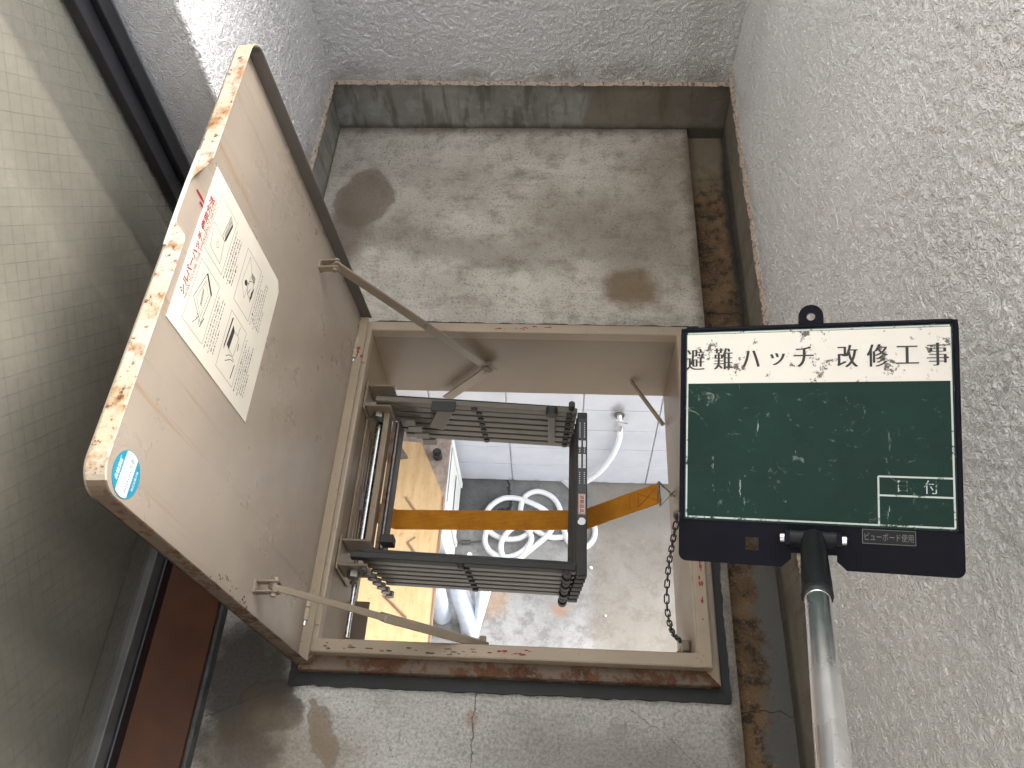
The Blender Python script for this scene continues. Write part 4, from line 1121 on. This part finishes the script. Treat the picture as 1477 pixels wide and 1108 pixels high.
# mounting brackets on the hatch wall
for yc, yo in ((0.828, 0.0), (0.515, 0.0)):
    br = part('mount_bracket', box(bx0 + 0.001, bx0 + 0.005, yc - 0.030, yc + 0.030, -0.075, 0.022, 0.001, 1), 'beige_paint', LAD)
    for s_ in (-1, 1):
        part('bracket_ear', box(bx0 + 0.005, -0.318, yc + s_ * 0.022 - 0.002, yc + s_ * 0.022 + 0.002, -0.040, 0.020, 0.0015, 1), 'beige_paint', br)
    part('bracket_nut', tube([(-0.345, yc - 0.036, -0.008), (-0.345, yc - 0.0245, -0.008)], 0.011, 6), 'dull_steel', br)
part('gusset', bar((-0.368, 0.80, -0.02), (-0.330, 0.775, -0.14), 0.004, 0.055, (1, 0, 0.3)), 'beige_paint', LAD)
part('pivot_shaft', tube([(-0.346, 0.385, -0.032), (-0.346, 0.485, -0.032)], 0.0042, 12), 'steel_rod', LAD, smooth=True)
part('pivot_shaft', tube([(-0.346, 0.535, -0.032), (-0.346, 0.806, -0.032)], 0.0075, 16), 'steel_rod', LAD, smooth=True)
part('support_bar', box(-0.335, -0.3235, 0.537, 0.828, -0.035, -0.006, 0.002), 'beige_paint', LAD)
part('support_bar', box(-0.321, -0.314, 0.537, 0.80, -0.060, -0.030, 0.001), 'beige_rusty', LAD)
part('support_bar', box(-0.3125, -0.3045, 0.537, 0.80, -0.066, -0.028, 0.001), 'ladder_dark', LAD)
part('edge_wire', tube([(-0.309, 0.54, -0.025), (-0.309, 0.80, -0.025)], 0.0022, 8), 'dull_steel', LAD, smooth=True)
part('lower_angle', box(-0.371, -0.343, by0 + 0.003, 0.486, -0.155, -0.150, 0.001), 'beige_paint', LAD)

# ------------------------------------------------------------------ strap
t = thing('safety_strap', 'orange webbing strap stretched across the hatch under the ladder rungs', 'strap', (-0.1, 0.65, -0.13))
def ribbon(pts, wd, name, mat, th=0.0022):
    """flat webbing along pts; each pt = (centre, width direction)"""
    bm = bmesh.new(); rows = []
    for p, wv in pts:
        p = Vector(p); wv = Vector(wv).normalized() * wd / 2
        up = Vector((0, 0, th / 2))
        rows.append([bm.verts.new(p - wv - up), bm.verts.new(p + wv - up), bm.verts.new(p + wv + up), bm.verts.new(p - wv + up)])
    for a, b in zip(rows, rows[1:]):
        for k in range(4): bm.faces.new((a[k], a[(k + 1) % 4], b[(k + 1) % 4], b[k]))
    bm.faces.new(rows[0][::-1]); bm.faces.new(rows[-1])
    return part(name, bm, mat, t)
zs = -0.165
def sp(x, y, z, wx, wy): return ((x, y, z), (wx, wy, 0.15))
web = [sp(-0.366, 0.652, -0.10, 0, 1), sp(-0.345, 0.652, -0.13, 0, 1), sp(-0.318, 0.654, -0.160, 0, 1), sp(-0.20, 0.659, -0.165, 0, 1), sp(-0.05, 0.664, -0.166, 0, 1), sp(0.030, 0.667, -0.165, -0.05, 1), sp(0.046, 0.6665, -0.1645, -0.12, 1), sp(0.052, 0.6675, -0.162, -0.18, 1), sp(0.12, 0.6840, -0.1325, -0.18, 1), sp(0.190, 0.700, -0.102, -0.18, 1)]
ribbon(web, 0.0385, 'webbing', 'orange_webbing')
bm = bmesh.new()
def wpt(x, off):
    f = (x - 0.12) / 0.07
    return Vector((x, 0.684 + 0.016 * f + off, -0.1325 + 0.0305 * f + off * 0.15 + 0.0016))
for a, b in (((0.135, -0.014), (0.135, 0.015)), ((0.150, -0.014), (0.184, 0.012)), ((0.150, 0.013), (0.184, -0.012)), ((0.150, -0.014), (0.150, 0.014)), ((0.186, -0.016), (0.186, 0.016))):
    add_tube(bm, [wpt(*a), wpt(*b)], 0.0006, 6)
part('stitching', bm, 'webbing_thread', t)
tri = [(0.188, 0.722, -0.100), (0.190, 0.674, -0.104), (0.2115, 0.696, -0.098)]
part('triangle_ring', tube(tri + [tri[0]], 0.0022, 8), 'dull_steel', t, smooth=True)
part('wall_eye', tube(smooth_path([(0.216, 0.690, -0.095), (0.208, 0.695, -0.098), (0.216, 0.702, -0.095)], 5), 0.0025, 8), 'dull_steel', t, smooth=True)
part('end_buckle', box(-0.3705, -0.352, 0.626, 0.672, -0.092, -0.060, 0.002), 'dull_steel', t)
part('strap_tail', bar((-0.352, 0.665, -0.05), (-0.347, 0.655, -0.115), 0.036, 0.003, (1, 0, 0.1)), 'orange_webbing', t)

# ------------------------------------------------------------------ chain
t = thing('safety_chain', 'slack dark steel chain hanging on the right hatch wall', 'chain', (0.2, 0.5, -0.05))
path = smooth_path([(0.203, 0.600, 0.006), (0.200, 0.580, -0.030), (0.199, 0.553, -0.105), (0.199, 0.515, -0.148), (0.199, 0.475, -0.140), (0.200, 0.435, -0.100), (0.203, 0.400, -0.030)], 24)
acc = [0.0]
for a, b in zip(path, path[1:]): acc.append(acc[-1] + (b - a).length)
def at(s_):
    for i in range(len(acc) - 1):
        if acc[i + 1] >= s_:
            f = (s_ - acc[i]) / (acc[i + 1] - acc[i]); return path[i].lerp(path[i + 1], f), (path[i + 1] - path[i]).normalized()
    return path[-1], (path[-1] - path[-2]).normalized()
bm = bmesh.new()
Lk, Wk, rk = 0.0085, 0.0042, 0.0014
loop = [(Lk * (1 if math.cos(a) > 0 else -1) * 0.55 + Wk * math.cos(a), Wk * math.sin(a)) for a in [2 * math.pi * (k + 0.5) / 12 for k in range(12)]]
loop.append(loop[0])
add_tube(bm, [(a, b, 0) for a, b in loop], rk, 6, caps=False)
ck = bpy.data.meshes.new('chain_link'); bm.to_mesh(ck); bm.free(); ck.materials.append(MAT['black_metal'])
for p_ in ck.polygons: p_.use_smooth = True
pitch = 2 * (Lk * 0.55 + Wk) - 2.6 * rk
n = int(acc[-1] / pitch)
for k in range(n + 1):
    p_, d = at(k * pitch)
    s_ = Vector((1, 0, 0)) if k % 2 else Vector((1, 0, 0)).cross(d)
    s_ = (s_ - d * s_.dot(d)).normalized(); u_ = d.cross(s_)
    o = link(bpy.data.objects.new('chain_link', ck)); o.parent = t
    q = p_ - ROOT[t]
    o.matrix_basis = Matrix(((d.x, s_.x, u_.x, q.x), (d.y, s_.y, u_.y, q.y), (d.z, s_.z, u_.z, q.z), (0, 0, 0, 1)))

# ------------------------------------------------------------------ hand-held notice board
BC = Vector((0.195, 0.324, 0.772))
BX = Vector((0.949, -0.143, 0.280)).normalized(); BN = Vector((-0.314, -0.413, 0.855)); BN = (BN - BX * BN.dot(BX)).normalized(); BY = BN.cross(BX)
t = thing('notice_board', 'green and white hand held notice board on a steel pole', 'notice board', tuple(BC))
pb = Plane(BC, BX, BY)
W2, H2 = 0.1025, 0.0948
def bprism(pts, t0, t1, name, mat, parent=t, smooth=False, bev=0.0):
    bm = bmesh.new(); add_poly_prism(bm, pts, BC, BX, BY, t0, t1)
    if bev: bmesh.ops.bevel(bm, geom=list(bm.edges), offset=bev, segments=2, affect='EDGES', profile=0.5)
    return part(name, bm, mat, parent, smooth=smooth)
# backing plate: rounded corners, notch for the pole and a square hole; built from pieces of one outline
r = 0.006
def arc(cx, cy, r_, a0, a1, n=6): return [(cx + r_ * math.cos(R(a0 + (a1 - a0) * k / n)), cy + r_ * math.sin(R(a0 + (a1 - a0) * k / n))) for k in range(n + 1)]
bm = bmesh.new()
zb = -0.062
add_poly_prism(bm, arc(W2 - r, H2 - r, r, 0, 90) + arc(-W2 + r, H2 - r, r, 90, 180) + [(-W2, zb), (W2, zb)], BC, BX, BY, -0.0035, 0.0)
hx0, hx1, hy0, hy1 = -0.0505, -0.0405, -0.0835, -0.0735
low = [[(-W2, zb), (-W2, -H2 + r)] + arc(-W2 + r, -H2 + r, r, 180, 270)[1:] + [(hx0, -H2), (hx0, zb)],
       [(hx0, hy0), (hx0, -H2), (hx1, -H2), (hx1, hy0)], [(hx0, zb), (hx0, hy1), (hx1, hy1), (hx1, zb)],
       [(hx1, zb), (hx1, -H2), (-0.0235, -H2), (-0.0165, -0.0885), (-0.0165, zb)], [(-0.0165, zb), (-0.0165, -0.084), (0.0165, -0.084), (0.0165, zb)],
       [(0.0165, zb), (0.0165, -0.0885), (0.0235, -H2)] + [(W2 - r, -H2)] + arc(W2 - r, -H2 + r, r, 270, 360)[1:] + [(W2, zb)]]
for q in low: add_poly_prism(bm, q, BC, BX, BY, -0.0035, 0.0)
part('backing_plate', bm, 'navy_plastic', t)
# raised rim round the panel
bm = bmesh.new()
for a in ((-W2 + 0.0005, -0.0985, -0.062, H2 - 0.001), (0.0985, W2 - 0.0005, -0.062, H2 - 0.001), (-0.0985, 0.0985, 0.0912, H2 - 0.001)):
    add_poly_prism(bm, [(a[0], a[2]), (a[1], a[2]), (a[1], a[3]), (a[0], a[3])], BC, BX, BY, 0.0001, 0.0024)
bmesh.ops.bevel(bm, geom=list(bm.edges), offset=0.0006, segments=1, affect='EDGES')
part('rim', bm, 'navy_plastic', t)
pn = bprism([(-0.0984, -0.0618), (0.0984, -0.0618), (0.0984, 0.0911), (-0.0984, 0.0911)], 0.0001, 0.0012, 'green_panel', 'board_green')
hd = bprism([(-0.0965, 0.0480), (0.0965, 0.0480), (0.0965, 0.0885), (-0.0965, 0.0885)], 0.00125, 0.0015, 'white_header', 'header_white')
bm = bmesh.new()
for ch, x in zip('避難ハッチ改修工事', (-0.0902, -0.0679, -0.0461, -0.0258, -0.0061, 0.0257, 0.0468, 0.0674, 0.0880)):
    small = {'ッ': (0.0090, 0.0095, -0.0012), 'ハ': (0.0125, 0.0115, -0.0005), 'チ': (0.0150, 0.0128, 0.0002), '工': (0.0128, 0.0138, 0.0)}.get(ch, (0.0163, 0.0128, 0.0))
    add_text(bm, pb, ch, x, 0.0680 + small[2], small[0] * 1.06, small[1] * 1.08, 0.0017, offset=-0.012, spread=0.0011, copies=6)
part('lettering', bm, 'black_ink', hd)
bm = bmesh.new()
L = [((-0.0965, -0.0596), (0.0965, -0.0596)), ((-0.0965, -0.0596), (-0.0965, 0.0885)), ((0.0965, -0.0596), (0.0965, 0.0885)), ((-0.0965, 0.0895), (0.0965, 0.0895)),
     ((0.0460, -0.0590), (0.0460, -0.0235)), ((0.0460, -0.0235), (0.0960, -0.0238)), ((0.0460, -0.0375), (0.0960, -0.0378))]
for i, (a, b) in enumerate(L): pb.line(bm, a, b, 0.0013, 0.00135 + i * 1e-5)
part('panel_lines', bm, 'worn_line', pn)
bm = bmesh.new()
add_text(bm, pb, '日', 0.0625, -0.0305, 0.0085, 0.0066, 0.0016); add_text(bm, pb, '付', 0.0815, -0.0305, 0.0098, 0.0100, 0.0016)
part('worn_lettering', bm, 'worn_text', pn)
bm = bmesh.new()
pb.fill(bm, [(0.0345, -0.0735), (0.0705, -0.0735), (0.0705, -0.0632), (0.0345, -0.0632)], 0.0002)
lb = part('black_label', bm, 'black_rubber', t)
bm = bmesh.new(); add_text(bm, pb, 'ビューボード使用', 0.0525, -0.0684, 0.0058, 0.0330, 0.0005)
part('label_lettering', bm, 'grey_ink', lb)
bm = bmesh.new()
pb.poly(bm, [(0.0345, -0.0735), (0.0705, -0.0735), (0.0705, -0.0632), (0.0345, -0.0632)], 0.0004, 0.0004, True); part('label_border', bm, 'grey_ink', lb)
# hanging tab with hole
n = 24; bm = bmesh.new()
cx, cy = -0.0007, 0.1003
inner = [(cx + 0.0033 * math.cos(2 * math.pi * k / n), cy + 0.0033 * math.sin(2 * math.pi * k / n)) for k in range(n)]
outer = []
for k in range(n):
    a = 2 * math.pi * k / n; x, y = math.cos(a), math.sin(a)
    if y >= 0: outer.append((cx + 0.0093 * x, cy + 0.0093 * y))
    else:
        f = min(0.0093 / max(abs(x), 1e-6), 0.0062 / abs(y)); outer.append((cx + x * f, cy + y * f))
for h0, h1 in ((-0.003, 0.0015),):
    A_ = [[bm.verts.new(pb.p(*q, h)) for q in ring] for ring in (inner, outer) for h in (h0, h1)]
    for k in range(n):
        j = (k + 1) % n
        bm.faces.new((A_[0][k], A_[0][j], A_[2][j], A_[2][k])); bm.faces.new((A_[1][k], A_[3][k], A_[3][j], A_[1][j]))
        bm.faces.new((A_[0][k], A_[1][k], A_[1][j], A_[0][j])); bm.faces.new((A_[2][k], A_[2][j], A_[3][j], A_[3][k]))
part('hanging_tab', bm, 'navy_plastic', t)
# clamp
cl = part('clamp_bar', tube([pb.p(-0.0165, -0.0722, 0.0095), pb.p(0.0165, -0.0722, 0.0095)], 0.0062, 16), 'black_rubber', t, smooth=True)
for s_ in (-1, 1):
    bm = bmesh.new()
    add_poly_prism(bm, [(-0.006, -0.0), (0.007, 0.0), (0.0055, 0.013), (-0.0045, 0.016)], pb.p(0.0182 * s_ - 0.0016, -0.0722, 0.0), BY, BN, 0.0, 0.0034)
    part('clamp_ear', bm, 'navy_plastic', cl)
    part('clamp_bolt', tube([pb.p(s_ * 0.0205, -0.0722, 0.0095), pb.p(s_ * 0.0235, -0.0722, 0.0095), pb.p(s_ * 0.0245, -0.0722, 0.0095)], 0.0036, 12, rads=[0.0038, 0.0036, 0.002]), 'chrome', cl, smooth=True)
j0 = pb.p(0.0, -0.0722, 0.0095)
pdir = (Vector((0.1287, 0.0679, 0.9257)) - Vector((0.1770, 0.2045, 0.786))).normalized()
# the joint socket bends from the board to the pole
j1 = Vector((0.1770, 0.2045, 0.786))
part('socket', tube([j0 + (j1 - j0) * 0.0, j0.lerp(j1, 0.5), j1, j1 + pdir * 0.014], 0.0098, 18, rads=[0.0088, 0.0096, 0.0105, 0.0105]), 'black_rubber', t, smooth=True)
for s_ in (-0.35, 0.75):
    c = j0.lerp(j1, 0.65 + s_ * 0.3); part('socket_screw', tube([c, c + BN * 0.0115 + BX * (-0.006 if s_ < 0 else 0.006)], 0.0016, 8), 'chrome', t)
p1 = j1 + pdir * 0.010
part('pole', tube([p1, p1 + pdir * 0.045, p1 + pdir * 0.30], 0.0082, 28), 'chrome', t, smooth=True)
part('pole_section', tube([p1 + pdir * 0.012, p1 + pdir * 0.0125, p1 + pdir * 0.0135, p1 + pdir * 0.014], 0.0085, 28, rads=[0.0082, 0.0085, 0.0085, 0.0082]), 'chrome', t, smooth=True)
part('grip', tube([p1 + pdir * 0.30, p1 + pdir * 0.42], 0.013, 20), 'black_rubber', t, smooth=True)
